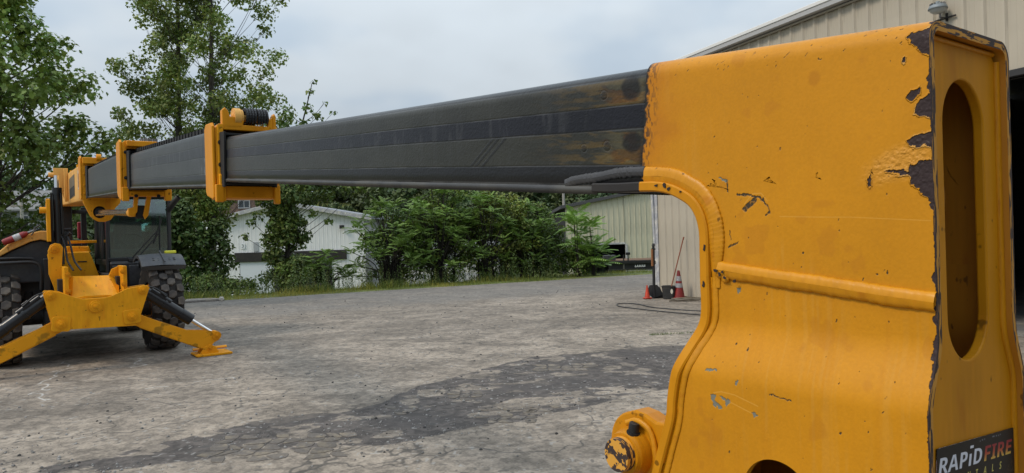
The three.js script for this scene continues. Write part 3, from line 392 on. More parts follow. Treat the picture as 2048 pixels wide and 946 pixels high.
// one tree: trunk, limbs to each clump, blades in the clumps. Blades near enough to tell apart are parts of their own.
function tree(o) {
  const r = rng(o.seed), t = thing(o.name, o.label, o.category || 'tree', o.base, 0, o.group), m = new THREE.Matrix4(), col = new THREE.Color();
  const tr = o.trunk.map(p => V(...p)), curve = new THREE.CatmullRomCurve3(tr);
  part(t, o.stemName || 'trunk', limb(o.trunk, o.r0, o.r1, 9), o.bark || M.bark);
  const L = [];
  for (const c of o.clumps) {
    if (c.r < (o.minLimb ?? 0)) continue;
    let best = 0, bd = 1e9; for (let k = 0; k <= 40; k++) { const p = curve.getPoint(k / 40), dy = c.p.y - p.y, d = Math.hypot(c.p.x - p.x, c.p.z - p.z) ; const s = Math.abs(dy - d * (o.rise ?? 0.8)); if (s < bd) { bd = s; best = k / 40; } }
    const a = curve.getPoint(best), q = [a.x, a.y, a.z], e = [c.p.x, c.p.y, c.p.z], mid = [lerp(q[0], e[0], 0.5) + (r() - 0.5) * 0.2, lerp(q[1], e[1], 0.45) + (r() - 0.5) * 0.2, lerp(q[2], e[2], 0.5) + (r() - 0.5) * 0.2];
    const rr = (o.limbR ?? 0.035) * (0.7 + 0.6 * r()); L.push(limb([q, mid, e], rr, rr * 0.25, 5));
    for (let k = 0; k < (o.twigs ?? 3); k++) { const d = V(r() - 0.5, r() - 0.3, r() - 0.5).normalize().multiplyScalar(c.r * 0.9); L.push(limb([[lerp(mid[0], e[0], 0.6), lerp(mid[1], e[1], 0.6), lerp(mid[2], e[2], 0.6)], [e[0] + d.x * 0.4, e[1] + d.y * 0.4, e[2] + d.z * 0.4], [e[0] + d.x, e[1] + d.y, e[2] + d.z]], rr * 0.35, rr * 0.1, 4)); }
  }
  if (L.length) { const b = part(t, 'branches', L, o.bark || M.bark); b.userData.kind = 'stuff'; }
  const all = [];
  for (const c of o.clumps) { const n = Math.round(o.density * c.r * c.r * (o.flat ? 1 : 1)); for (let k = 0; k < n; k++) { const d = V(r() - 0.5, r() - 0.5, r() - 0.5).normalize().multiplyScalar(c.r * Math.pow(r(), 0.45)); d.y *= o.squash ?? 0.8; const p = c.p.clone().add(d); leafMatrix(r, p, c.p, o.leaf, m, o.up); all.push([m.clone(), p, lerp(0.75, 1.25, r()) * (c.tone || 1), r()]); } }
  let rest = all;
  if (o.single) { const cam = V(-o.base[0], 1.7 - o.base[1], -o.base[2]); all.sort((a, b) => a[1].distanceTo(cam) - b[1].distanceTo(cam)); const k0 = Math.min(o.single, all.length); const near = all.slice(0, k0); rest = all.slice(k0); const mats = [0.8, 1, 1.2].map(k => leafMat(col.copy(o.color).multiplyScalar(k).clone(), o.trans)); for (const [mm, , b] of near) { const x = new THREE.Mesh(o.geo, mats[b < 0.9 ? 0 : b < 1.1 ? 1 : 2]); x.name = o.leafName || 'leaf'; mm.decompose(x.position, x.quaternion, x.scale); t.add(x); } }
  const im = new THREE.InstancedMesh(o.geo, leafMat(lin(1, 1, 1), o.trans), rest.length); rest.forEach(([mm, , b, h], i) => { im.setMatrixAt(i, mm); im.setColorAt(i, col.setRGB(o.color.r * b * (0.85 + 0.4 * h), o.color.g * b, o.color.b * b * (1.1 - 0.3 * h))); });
  im.name = 'foliage'; im.userData.kind = 'stuff'; t.add(im); return t;
}
function clumps(r, n, f) { const a = []; for (let k = 0; k < n; k++) { const c = f(k); if (c) a.push(c); } return a; }
// maple at the left edge, nearest of the trees
{
  const r = rng(101), prof = [[0.2, 2.2], [1, 2.2], [2, 2.1], [3, 1.9], [3.8, 2.6], [4.6, 3.0], [5.4, 2.95], [6.2, 2.5], [6.9, 2.35], [7.4, 2.0], [8.2, 1.35], [9.5, 1.1], [11, 0.5]];
  const rad = h => { for (let i = 1; i < prof.length; i++) if (h < prof[i][0]) return lerp(prof[i - 1][1], prof[i][1], (h - prof[i - 1][0]) / (prof[i][0] - prof[i - 1][0])); return 0.3; };
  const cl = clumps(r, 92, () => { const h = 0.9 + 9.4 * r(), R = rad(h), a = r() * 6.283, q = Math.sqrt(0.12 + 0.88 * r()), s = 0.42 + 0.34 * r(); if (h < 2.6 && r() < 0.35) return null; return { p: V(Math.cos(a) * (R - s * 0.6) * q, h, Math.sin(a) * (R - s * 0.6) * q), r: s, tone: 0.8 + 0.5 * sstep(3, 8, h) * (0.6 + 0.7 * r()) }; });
  tree({ seed: 102, name: 'maple_tree', label: 'broad green maple with large lobed leaves at the left edge, behind the machine', base: [-13.4, 0, -18.6], trunk: [[-0.3, -0.1, 0], [-0.1, 2.5, 0], [0.15, 5.5, 0.1], [0.0, 10.6, 0]], r0: 0.13, r1: 0.03, clumps: cl, geo: G_MAPLE, leaf: 0.14, density: 560, color: lin(0.145, 0.22, 0.04), single: 300, bark: M.bark, limbR: 0.03, up: 0.55, trans: 0.35 });
}
// two slender poplars
function poplar(seed, label, x, z, top, trunk, R, tone) {
  const r = rng(seed), cl = clumps(r, 150, () => { const h = 2.6 + (top - 2.9) * r(), a = r() * 6.283, R0 = R(h, Math.cos(a)), q = Math.sqrt(r()), s = 0.34 + 0.34 * r(); return { p: V(trunk(h) + Math.cos(a) * R0 * q, h, Math.sin(a) * R0 * q * 0.9), r: s, tone: tone * (0.75 + 0.5 * r()) }; });
  const tp = []; for (let k = 0; k <= 6; k++) { const h = -0.6 + (top + 0.2) * k / 6; tp.push([trunk(h), h, 0.1 * Math.sin(k)]); }
  tree({ seed: seed + 1, name: 'poplar_tree', label, base: [x, 0, z], trunk: tp, r0: 0.20, r1: 0.03, clumps: cl, geo: G_HEART, leaf: 0.115, density: 560, color: lin(0.175, 0.24, 0.055), limbR: 0.015, rise: 1.1, twigs: 3, up: 0.2, trans: 0.4, bark: M.bark });
}
poplar(201, 'tall slender poplar with open crown, left of two behind the boom', -14.0, -30, 15.5, h => 0.0 + 0.012 * h, h => h < 5 ? 1.9 : h < 9 ? 2.7 : h < 11.5 ? 2.6 : 1.9, 0.92);
poplar(221, 'tall slender poplar with open crown, right of two behind the boom', -12.45, -29.4, 15, h => 0.02 + 0.02 * h, (h, e) => (h < 4.5 ? 1.1 : h < 6 ? 2.3 : h < 10 ? 2.8 : h < 12 ? 2.7 : 1.9) * (1 + 0.16 * Math.max(0, e)), 1.08);
// sapling wrapped in creeper
{
  const r = rng(301), cl = [];
  for (let k = 0; k < 110; k++) { const h = 0.2 + 4.9 * Math.pow(r(), 0.8), R = h < 3.0 ? lerp(1.05, 0.5, h / 3.0) : 0.5 + 0.8 * sstep(3, 3.8, h), a = r() * 6.283, q = Math.sqrt(r()); cl.push({ p: V(0.12 * h * 0.3 + Math.cos(a) * R * q, h, Math.sin(a) * R * q), r: 0.22 + 0.2 * r(), tone: 0.75 + 0.4 * r() }); }
  for (const [x, y, s] of [[0.9, 6.3, 0.3], [1.15, 6.9, 0.25], [1.45, 6.6, 0.22], [0.6, 6.0, 0.35], [1.25, 7.5, 0.16], [1.3, 7.9, 0.12], [1.7, 7.1, 0.13], [1.95, 6.8, 0.13], [0.3, 6.9, 0.25], [0.1, 6.5, 0.3], [-0.2, 6.2, 0.3], [0.5, 5.5, 0.4], [1.1, 5.8, 0.4], [1.9, 4.2, 0.35], [2.4, 3.9, 0.3], [2.9, 4.0, 0.3], [1.6, 3.7, 0.3], [-0.9, 3.0, 0.25], [-1.2, 2.7, 0.22], [-1.4, 2.2, 0.18], [1.2, 3.0, 0.25], [1.7, 2.7, 0.2]]) cl.push({ p: V(x, y, (r() - 0.5) * 0.6), r: s, tone: 1.1 });
  tree({ seed: 302, name: 'creeper_covered_tree', label: 'slim tree wrapped in dark creeper before the white barn, its top above the boom', base: [-8.55, -0.3, -26.6], trunk: [[0, -0.1, 0], [0.2, 2.5, 0], [0.5, 5, 0], [1.25, 7.9, 0]], r0: 0.11, r1: 0.012, clumps: cl, geo: G_HEART, leaf: 0.13, density: 620, color: lin(0.11, 0.17, 0.038), limbR: 0.016, twigs: 2, up: 0.4, trans: 0.3, bark: M.barkDark });
}
// dense shrub behind the right front wheel
{
  const r = rng(331), cl = []; for (let k = 0; k < 120; k++) { const h = 0.1 + 3.3 * Math.pow(r(), 0.75), R = h < 2.2 ? 1.15 : lerp(1.1, 0.35, (h - 2.2) / 1.2), a = r() * 6.283, q = Math.sqrt(r()); cl.push({ p: V(-0.1 + Math.cos(a) * R * q, h, Math.sin(a) * R * q * 0.7), r: 0.26 + 0.2 * r(), tone: 0.7 + 0.5 * r() }); }
  tree({ seed: 332, name: 'leafy_shrub', label: 'tall dense dark shrub just right of the machine cab', category: 'shrub', stemName: 'stem', base: [-12.0, -0.2, -25.4], trunk: [[0, -0.1, 0], [0.1, 1.2, 0], [0, 3, 0]], r0: 0.06, r1: 0.02, clumps: cl, geo: G_OVAL, leaf: 0.17, density: 480, color: lin(0.09, 0.155, 0.036), limbR: 0.012, twigs: 2, bark: M.barkDark });
  const c2 = []; for (let k = 0; k < 56; k++) { const h = 0.1 + 2.7 * Math.pow(r(), 0.8), R = lerp(0.75, 0.3, h / 2.8), a = r() * 6.283, q = Math.sqrt(r()); c2.push({ p: V(Math.cos(a) * R * q, h, Math.sin(a) * R * q * 0.8), r: 0.2 + 0.15 * r(), tone: 0.8 + 0.5 * r() }); }
  tree({ seed: 334, name: 'leafy_shrub', label: 'smaller loose shrub between the dark shrub and the barn door', category: 'shrub', stemName: 'stem', base: [-10.75, -0.25, -25.9], trunk: [[0, -0.1, 0], [0.1, 1.2, 0], [0.05, 2.6, 0]], r0: 0.04, r1: 0.015, clumps: c2, geo: G_OVAL, leaf: 0.15, density: 500, color: lin(0.08, 0.13, 0.03), limbR: 0.01, twigs: 2, bark: M.barkDark });
}
// sumacs: long feathered leaves in rosettes at the ends of forked stems
const FM = [0.8, 1.05, 1.3, 1.55].map(k => leafMat(lin(0.165 * k, 0.265 * k, 0.055 * k), 0.32));
function sumac(seed, label, x, z, H, R, nTips, len, lo = 0.5, bright = 0, group) {
  const r = rng(seed), t = thing('sumac_shrub', label, 'shrub', [x, landY(x, z) - 0.02, z], 0, group), L = [], F = [], q = new THREE.Quaternion(), cam = V(-x, 1.7, -z);
  for (let k = 0; k < nTips; k++) {
    const a = r() * 6.283, s = Math.sqrt((k + 0.5) / nTips), rr = R * s, h = H * (0.98 - 0.42 * s * s - 0.28 * r() * (s > 0.3 ? 1 : 0.3)) * (k % 4 === 3 ? lerp(lo, 0.8, r()) : 1);
    const tip = V(Math.cos(a) * rr, h - 0.25, Math.sin(a) * rr * 0.8), mid = [tip.x * 0.35 + (r() - 0.5) * 0.2, h * 0.5, tip.z * 0.35 + (r() - 0.5) * 0.2];
    L.push(limb([[(r() - 0.5) * R * 0.5, -0.1, (r() - 0.5) * 0.4], mid, [tip.x, tip.y, tip.z]], 0.028, 0.012, 5));
    const nf = 8 + Math.floor(r() * 4), a0 = r() * 6;
    for (let i = 0; i < nf; i++) { const az = a0 + i / nf * 6.283 + (r() - 0.5) * 0.4, el = 0.15 + 0.75 * r() * (i % 3 === 0 ? 1.4 : 1), d = V(Math.cos(az) * Math.cos(el), Math.sin(el), Math.sin(az) * Math.cos(el)); const zz = UP.clone().addScaledVector(d, -d.y).normalize(), xx = d.clone().cross(zz); const m = new THREE.Matrix4().makeBasis(xx, d, zz), sc = len * (0.7 + 0.5 * r()); const p = tip.clone().addScaledVector(UP, (r() - 0.6) * 0.25); F.push({ p, q: new THREE.Quaternion().setFromRotationMatrix(m), s: sc, g: Math.floor(r() * 3), b: Math.min(3, Math.floor(r() * 2.2 + bright + (h > H * 0.7 ? 0.8 : 0))) }); }
  }
  const b = part(t, 'stems', L, M.barkDark); b.userData.kind = 'stuff';
  F.sort((u, v) => u.p.distanceTo(cam) - v.p.distanceTo(cam));
  F.slice(0, 300).forEach(f => { const m = new THREE.Mesh(G_FROND[f.g], FM[f.b]); m.name = 'frond'; m.position.copy(f.p); m.quaternion.copy(f.q); m.scale.setScalar(f.s); t.add(m); });
  const rest = F.slice(300); if (rest.length) { const im = new THREE.InstancedMesh(G_FROND[0], leafMat(lin(0.16, 0.25, 0.05), 0.32), rest.length); rest.forEach((f, i) => im.setMatrixAt(i, new THREE.Matrix4().compose(f.p, f.q, V(f.s, f.s, f.s)))); im.name = 'foliage'; im.userData.kind = 'stuff'; t.add(im); }
  return t;
}
sumac(401, 'big feathery sumac at the left end of the thicket, before the white barn', -4.5, -26.0, 3.5, 1.5, 58, 0.36, 0.3, 0.4);
sumac(411, 'tallest feathery sumac in the middle of the thicket', -2.8, -26.9, 4.25, 1.6, 64, 0.37, 0.3, 0.8);
sumac(421, 'feathery sumac right of the tallest one in the thicket', -1.0, -27.2, 3.8, 1.4, 54, 0.36, 0.3, 0.5);
sumac(431, 'broad sumac at the right end of the thicket beside the far tan building', 0.55, -28.0, 3.4, 1.15, 46, 0.35, 0.3, 0.2);
sumac(441, 'pale slender sumac standing alone before the far tan building, left of a pair', 2.55, -27.6, 3.0, 0.40, 8, 0.66, 0.5, 2);
sumac(451, 'pale sumac before the dark open bay, right of a pair', 3.15, -27.9, 2.5, 0.42, 8, 0.60, 0.75, 1.7);
sumac(461, 'low sumac among weeds before the white barn doors', -6.7, -25.6, 1.7, 0.8, 14, 0.42, 0.4);
// dark understorey that closes the thicket
{
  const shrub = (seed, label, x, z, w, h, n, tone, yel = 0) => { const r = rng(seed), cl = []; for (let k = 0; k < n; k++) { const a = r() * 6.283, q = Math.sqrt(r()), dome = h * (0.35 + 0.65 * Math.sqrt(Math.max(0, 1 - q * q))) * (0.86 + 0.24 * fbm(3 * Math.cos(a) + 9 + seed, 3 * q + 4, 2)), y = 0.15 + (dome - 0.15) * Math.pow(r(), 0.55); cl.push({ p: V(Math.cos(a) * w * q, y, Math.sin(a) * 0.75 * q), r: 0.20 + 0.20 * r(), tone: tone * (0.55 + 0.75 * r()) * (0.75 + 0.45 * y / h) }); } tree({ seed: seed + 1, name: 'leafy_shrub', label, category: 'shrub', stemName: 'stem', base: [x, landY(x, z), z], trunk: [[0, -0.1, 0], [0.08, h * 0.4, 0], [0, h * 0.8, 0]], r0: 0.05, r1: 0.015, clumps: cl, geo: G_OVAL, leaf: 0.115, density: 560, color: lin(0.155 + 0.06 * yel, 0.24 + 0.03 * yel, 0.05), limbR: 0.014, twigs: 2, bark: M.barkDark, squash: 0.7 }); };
  shrub(501, 'rounded leafy bush among the sumacs at the left end of the thicket', -4.3, -26.6, 1.35, 2.9, 100, 1.0);
  shrub(511, 'biggest rounded bush in the middle of the thicket', -2.3, -27.4, 1.6, 3.9, 150, 1.0, 0.2);
  shrub(521, 'yellowish rounded bush right of the middle of the thicket', -0.4, -27.7, 1.35, 3.75, 130, 1.0, 0.8); shrub(561, 'dark rounded bush at the right end of the thicket, before the far tan wall', 1.05, -28.6, 1.0, 3.1, 90, 0.8);
  shrub(531, 'low bramble under the pale pair of sumacs', 2.5, -28.3, 0.9, 1.2, 40, 0.9);
  shrub(541, 'tangled shrub at the foot of the creeper-covered tree', -7.7, -25.6, 0.9, 1.2, 40, 0.8);
  shrub(551, 'low tangle of leaves below the barn door', -10.2, -24.9, 1.0, 0.8, 26, 0.8);
}
// verge grass and tall weeds along the yard edge
{
  const blade = new THREE.BufferGeometry(); blade.setAttribute('position', new THREE.Float32BufferAttribute([-0.03, 0, 0, 0.03, 0, 0, 0.02, 0.5, 0.05, -0.03, 0, 0, 0.02, 0.5, 0.05, -0.02, 0.5, 0.05, -0.02, 0.5, 0.05, 0.02, 0.5, 0.05, 0.0, 1, 0.25], 3)); blade.computeVertexNormals();
  const r = rng(601), n = 22000, im = new THREE.InstancedMesh(blade, leafMat(lin(1, 1, 1), 0.3), n), m = new THREE.Matrix4(), q = new THREE.Quaternion(), c = new THREE.Color();
  for (let k = 0; k < n; k++) {
    const s = -4 + 22 * r(), e = Math.pow(r(), 1.5) * 3.2 - 0.12 * r(), x = -9.5 + s * 0.9087 - e * 0.4175 + 0.35 * (fbm(s * 0.9 + 40, 3, 3) - 0.5), z = -20.6 - s * 0.4175 - e * 0.9087, tuft = fbm(x * 1.4 + 30, z * 1.4 + 30, 3, 256, 8);
    const h = (0.04 + 0.08 * r() + (e > 1.0 ? 0.16 * tuft : 0)) * (tuft > 0.55 ? 1.4 : 0.8) * (s > 12 ? 0.6 : 1); q.setFromEuler(new THREE.Euler((r() - 0.5) * 0.9, r() * 6.28, (r() - 0.5) * 0.7)); m.compose(V(x, landY(x, z) - 0.02, z), q, V(h * 1.1, h, h)); im.setMatrixAt(k, m);
    const dry = sstep(0.35, 0.7, fbm(x * 0.8 + 11, z * 0.8 + 5, 3) * 0.7 + 0.3 * r()) * (e < 1.2 ? 1 : 0.5), b = 0.8 + 0.5 * r(); im.setColorAt(k, c.setRGB(lerp(0.15, 0.38, dry) * b, lerp(0.20, 0.33, dry) * b, lerp(0.035, 0.065, dry) * b));
  }
  im.name = 'verge_grass'; im.userData.kind = 'stuff'; im.userData.label = 'yellow green grass verge along the far edge of the yard'; scene.add(im);
  // tall weeds
  const wl = []; for (let i = 0; i < 16; i++) { const g = G_OVAL.clone(), t = 0.15 + 0.85 * i / 16; g.scale(0.10, 0.17 * (1.2 - 0.7 * t), 0.15); g.rotateX(0.9 + 0.4 * t); g.rotateY(i * 2.4); g.translate(0, t, 0); wl.push(g); } wl.push(cyl([0, 0, 0], [0, 1, 0], 0.008, 0.004, 4));
  const weed = merge(wl), N = 460, iw = new THREE.InstancedMesh(weed, leafMat(lin(1, 1, 1), 0.3), N);
  for (let k = 0; k < N; k++) { const s = -3 + 18.5 * r(), e = 0.35 + 2.6 * r(), x = -9.5 + s * 0.9087 - e * 0.4175, z = -20.6 - s * 0.4175 - e * 0.9087, tall = fbm(s * 0.7 + 9, 31, 3), h = (0.3 + 0.7 * tall) * (0.6 + 0.7 * r()) * (s > 13 ? 0.45 : s > 11 ? 1.3 : 1) * sstep(0.2, 1.2, e + 0.3); q.setFromEuler(new THREE.Euler((r() - 0.5) * 0.35, r() * 6.28, (r() - 0.5) * 0.35)); m.compose(V(x, landY(x, z) - 0.02, z), q, V(h * 0.8, h, h * 0.8)); iw.setMatrixAt(k, m); const b = 0.6 + 0.7 * r(), y = r() < 0.25 ? 1.6 : 1; iw.setColorAt(k, c.setRGB(0.08 * b * y, 0.125 * b * (y > 1 ? 1.2 : 1), 0.03 * b)); }
  iw.name = 'tall_weeds'; iw.userData.kind = 'stuff'; iw.userData.label = 'tall leafy weeds behind the grass verge'; scene.add(iw);
  // small green weeds in a crack near the workshop
  const ig = new THREE.InstancedMesh(blade, leafMat(lin(0.10, 0.16, 0.035), 0.3), 240); for (let k = 0; k < 240; k++) { const u = Math.pow(r(), 1.6), x = lerp(2.2, 3.1, u) + (r() - 0.5) * 0.08, z = -11.45 - 0.12 * u + (r() - 0.5) * 0.07, h = 0.02 + 0.035 * r(); q.setFromEuler(new THREE.Euler((r() - 0.5) * 1.6, r() * 6.28, (r() - 0.5) * 1.6)); m.compose(V(x, 0.001, z), q, V(h * 2, h, h)); ig.setMatrixAt(k, m); }
  ig.name = 'ground_weeds'; ig.userData.kind = 'stuff'; ig.userData.label = 'low green weeds in a crack of the asphalt near the workshop'; scene.add(ig);
}
// wooded hillside
{
  const g = []; { const r = rng(71); for (let k = 0; k < 9; k++) { const q = G_OVAL.clone(); q.scale(0.55, 0.5, 0.5); q.rotateX(r() * 6); q.rotateY(r() * 6); q.translate((r() - 0.5) * 0.9, (r() - 0.5) * 0.7, (r() - 0.5) * 0.9); g.push(q); } }
  const cl = merge(g), r = rng(72), T = 330, per = 110, im = new THREE.InstancedMesh(cl, leafMat(lin(1, 1, 1), 0.25), T * per), m = new THREE.Matrix4(), q = new THREE.Quaternion(), c = new THREE.Color(); let k = 0;
  for (let i = 0; i < T; i++) {
    const z = -50 - 50 * Math.pow(r(), 0.8), x = -z * (-0.95 + 1.4 * r()); if (x > -33 && x < -19 && z > -73 && z < -54) continue; if (x < -35 && x > -46 && z > -66 && z < -50) continue;
    const H = 2.6 + 2.6 * r(), W = 1.5 + 1.3 * r(), y0 = landY(x, z), tone = 0.6 + 0.6 * r(), warm = r();
    for (let j = 0; j < per; j++) { const d = V(r() - 0.5, r() - 0.5, r() - 0.5).normalize().multiplyScalar(Math.pow(r(), 0.35)); q.setFromEuler(new THREE.Euler(r() * 6, r() * 6, r() * 6)); const s = 0.6 + 0.6 * r(); m.compose(V(x + d.x * W, y0 + H * 0.55 + d.y * H * 0.55, z + d.z * W), q, V(s, s, s)); im.setMatrixAt(k, m); const b = tone * (0.7 + 0.6 * r()); im.setColorAt(k, c.setRGB((0.06 + 0.03 * warm) * b, 0.11 * b, (0.042 - 0.01 * warm) * b)); k++; }
  }
  im.count = k; im.name = 'hillside_forest'; im.userData.kind = 'stuff'; im.userData.label = 'dense dark green forest on the hillside behind the buildings'; scene.add(im);
}
// ================================================================ TELEHANDLER  (local x = across to its left, y = up, z = forward along the boom)
const TEL = thing('telehandler', 'yellow telehandler with its long dark boom stretched across the yard to a big yellow head', 'telehandler', [-5.807, 0, -9.841], 35.804 * Math.PI / 180);
{
  // ---------------------------------------------------------------- running gear
  const AX = -1.5, RW = 0.70, tyreProfile = (w, r) => [[r * 0.56, -w * 0.42], [r * 0.62, -w * 0.47], [r * 0.80, -w * 0.5], [r * 0.93, -w * 0.47], [r * 0.968, -w * 0.36], [r * 0.972, 0], [r * 0.968, w * 0.36], [r * 0.93, w * 0.47], [r * 0.80, w * 0.5], [r * 0.62, w * 0.47], [r * 0.56, w * 0.42]].map(p => new THREE.Vector2(p[0], p[1]));
  function wheel(x, z, r, w, lugs, turn = 0) {
    const q = new THREE.LatheGeometry(tyreProfile(w, r), 56); q.rotateZ(Math.PI / 2); const t = part(TEL, 'wheel', boxUV(q), M.rubberDark); t.position.set(x, r, z); t.rotation.y = turn;
    part(t, 'rim', [cyl([-w * 0.36, 0, 0], [w * 0.36, 0, 0], r * 0.57, r * 0.57, 32), cyl([-w * 0.44, 0, 0], [-w * 0.30, 0, 0], r * 0.5, r * 0.3, 28, true), cyl([w * 0.30, 0, 0], [w * 0.44, 0, 0], r * 0.3, r * 0.5, 28, true)], M.yellowDeep);
    part(t, 'hub', [cyl([-w * 0.45, 0, 0], [w * 0.45, 0, 0], r * 0.2, r * 0.2, 20), ...[0, 1, 2, 3, 4, 5, 6, 7, 8, 9].map(k => cyl([-w * 0.43, r * 0.36 * Math.sin(k * 0.6283), r * 0.36 * Math.cos(k * 0.6283)], [w * 0.43, r * 0.36 * Math.sin(k * 0.6283), r * 0.36 * Math.cos(k * 0.6283)], 0.018, 0.018, 6))], M.grime);
    const n = 20, hw = w / 2, blocks = [[[-0.005, -0.055], [0.055, -0.068], [0.105, -0.03], [0.105, 0.035], [0.05, 0.066], [-0.005, 0.04]], [[0.118, -0.058], [0.175, -0.072], [0.222, -0.055], [0.228, 0.03], [0.185, 0.062], [0.118, 0.045]]];
    const gs = []; for (const s of [1, -1]) for (const k of [0, 1]) { const g = new THREE.ExtrudeGeometry(shapeOf(blocks[k].map(p => [s * p[0] * w / 0.455, p[1]])), { depth: 0.034, bevelEnabled: true, bevelThickness: 0.010, bevelSize: 0.008, bevelOffset: -0.006, bevelSegments: 2 }); const p = g.attributes.position; for (let i = 0; i < p.count; i++) { const ax = Math.abs(p.getX(i)) / hw, drop = r * (1 - Math.cos(Math.min(1, p.getY(i) / r))) + (ax > 0.55 ? (ax - 0.55) ** 2 * 0.26 : 0); p.setZ(i, p.getZ(i) - drop); } g.computeVertexNormals(); g.translate(0, 0, r * 0.957); gs.push(boxUV(g, 1)); }
    const L = [], tones = [M.rubber, M.rubberB]; for (let k = 0; k < n; k++) for (const s of [0, 1, 2, 3]) { const a = (k + [0, 0.5, 0.5, 0][s]) / n * 6.2832; if (lugs) { const m = new THREE.Mesh(gs[s], tones[(k * 3 + s) % 2]); m.name = 'tread_lug'; m.rotation.x = a; t.add(m); } else { const g = gs[s].clone(); g.rotateX(a); L.push(g); } }
    if (!lugs) { const x = part(t, 'tread', L, M.rubber); x.userData.kind = 'stuff'; } return t;
  }
  wheel(1.08, AX, RW, 0.46, true, 0.02); wheel(-1.06, AX, RW, 0.46, true, 0.02); wheel(1.05, -4.8, RW, 0.46, false); wheel(-1.05, -4.8, RW, 0.46, false);
  part(TEL, 'axle', [cyl([-0.9, 0.68, -4.8], [0.9, 0.68, -4.8], 0.12, 0.12, 14)], M.grime); part(TEL, 'axle', [cyl([-0.9, 0.68, AX], [0.9, 0.68, AX], 0.11, 0.11, 14), cyl([-0.25, 0.68, AX], [0.3, 0.68, AX], 0.2, 0.2, 18), cyl([-0.72, 0.6, AX], [-0.72, 1.05, AX], 0.09, 0.07, 12), cyl([0.72, 0.6, AX], [0.72, 1.05, AX], 0.09, 0.07, 12)], M.grime);
  part(TEL, 'chassis', [box(2.3, 0.42, 1.5, 0.0, 0.68, -3.1, 0.05), box(1.1, 0.3, 4.2, 0, 0.62, -3.2, 0.05), box(0.09, 0.55, 5.6, -0.36, 0.98, -3.2, 0.01), box(0.09, 0.55, 5.6, 0.36, 0.98, -3.2, 0.01), box(0.7, 0.05, 5.4, 0, 0.82, -3.3, 0), box(0.8, 0.35, 1.2, -0.9, 0.78, -3.0, 0.03), box(0.75, 0.35, 1.2, 0.9, 0.78, -3.0, 0.03), box(1.9, 0.5, 0.3, 0, 1.0, -5.6, 0.04)], M.grime);

  // ---------------------------------------------------------------- stabilizer beam, legs, cylinders
  const beam = [[-0.6, 1.085], [-0.575, 1.118], [-0.50, 1.115], [-0.40, 1.092], [-0.30, 1.045], [-0.2, 1.0], [-0.12, 0.982], [0.12, 0.982], [0.2, 1.0], [0.30, 1.045], [0.40, 1.092], [0.6, 1.118], [0.66, 1.118], [0.685, 1.085], [0.52, 0.575], [0.49, 0.555], [-0.42, 0.585], [-0.47, 0.60], [-0.5, 0.635]];
  part(TEL, 'stabilizer_beam', [prism(beam, -0.02, 0.015, 0.006), prism(beam, -0.30, -0.265, 0.006), box(0.5, 0.03, 0.26, 0.03, 0.97, -0.14, 0.004), box(0.75, 0.03, 0.26, 0.03, 0.62, -0.14, 0.004), box(0.03, 0.36, 0.24, -0.28, 0.8, -0.14, 0), box(0.03, 0.36, 0.24, 0.34, 0.8, -0.14, 0)], M.yellow);
  const pin = (x, y, z, r) => part(TEL, 'pivot_pin', [cyl([x, y, z - 0.02], [x, y, z + 0.028], r, r * 0.97, 24), cyl([x, y, z + 0.028], [x, y, z + 0.04], r * 0.72, r * 0.68, 24), hexBolt(x, y, z + 0.035, r * 0.36, 0.022)], M.yellow);
  pin(0.005, 0.872, 0.02, 0.082); pin(-0.515, 1.062, 0.02, 0.058); pin(0.6, 1.06, 0.02, 0.058);
  for (const [x, y] of [[-0.405, 0.665], [0.45, 0.69]]) { const s = Math.sign(x), g = prism([[-0.11, -0.08], [-0.085, -0.10], [0.085, -0.10], [0.11, -0.08], [0.11, 0.08], [0.085, 0.10], [-0.085, 0.10], [-0.11, 0.08]], 0, 0.018, 0.006); g.rotateZ(s * 0.08); g.translate(x, y, 0.016); part(TEL, 'pivot_plate', g, M.yellow); pin(x, y, 0.035, 0.058); }
  const sps = (s, pts) => s > 0 ? pts : pts.map(p => [0.09 - p[0], p[1]]).reverse();
  for (const s of [1, -1]) {
    const arm = sps(s, [[0.40, 0.66], [0.45, 0.735], [0.56, 0.705], [0.885, 0.535], [1.08, 0.445], [1.20, 0.405], [1.467, 0.375], [1.555, 0.362], [1.615, 0.352], [1.655, 0.315], [1.655, 0.255], [1.62, 0.215], [1.56, 0.19], [1.525, 0.15], [1.50, 0.095], [1.42, 0.085], [1.36, 0.125], [1.10, 0.245], [0.88, 0.365], [0.66, 0.475], [0.48, 0.555], [0.41, 0.60]]);
    const X = x => s > 0 ? x : 0.09 - x;
    const a = part(TEL, 'stabilizer_leg', [prism(arm, -0.075, -0.055, 0.004), prism(arm, -0.225, -0.205, 0.004), box(1.05, 0.02, 0.15, X(1.02), 0.475, -0.14, 0.003, [0, 0, s * -0.42]), box(0.95, 0.02, 0.15, X(0.98), 0.31, -0.14, 0.003, [0, 0, s * -0.46])], M.yellowScuffed);
    part(a, 'leg_pin', [cyl([X(1.595), 0.292, -0.24], [X(1.595), 0.292, -0.028], 0.062, 0.062, 22), hexBolt(X(1.595), 0.292, -0.03, 0.028, 0.02)], M.yellowDeep);
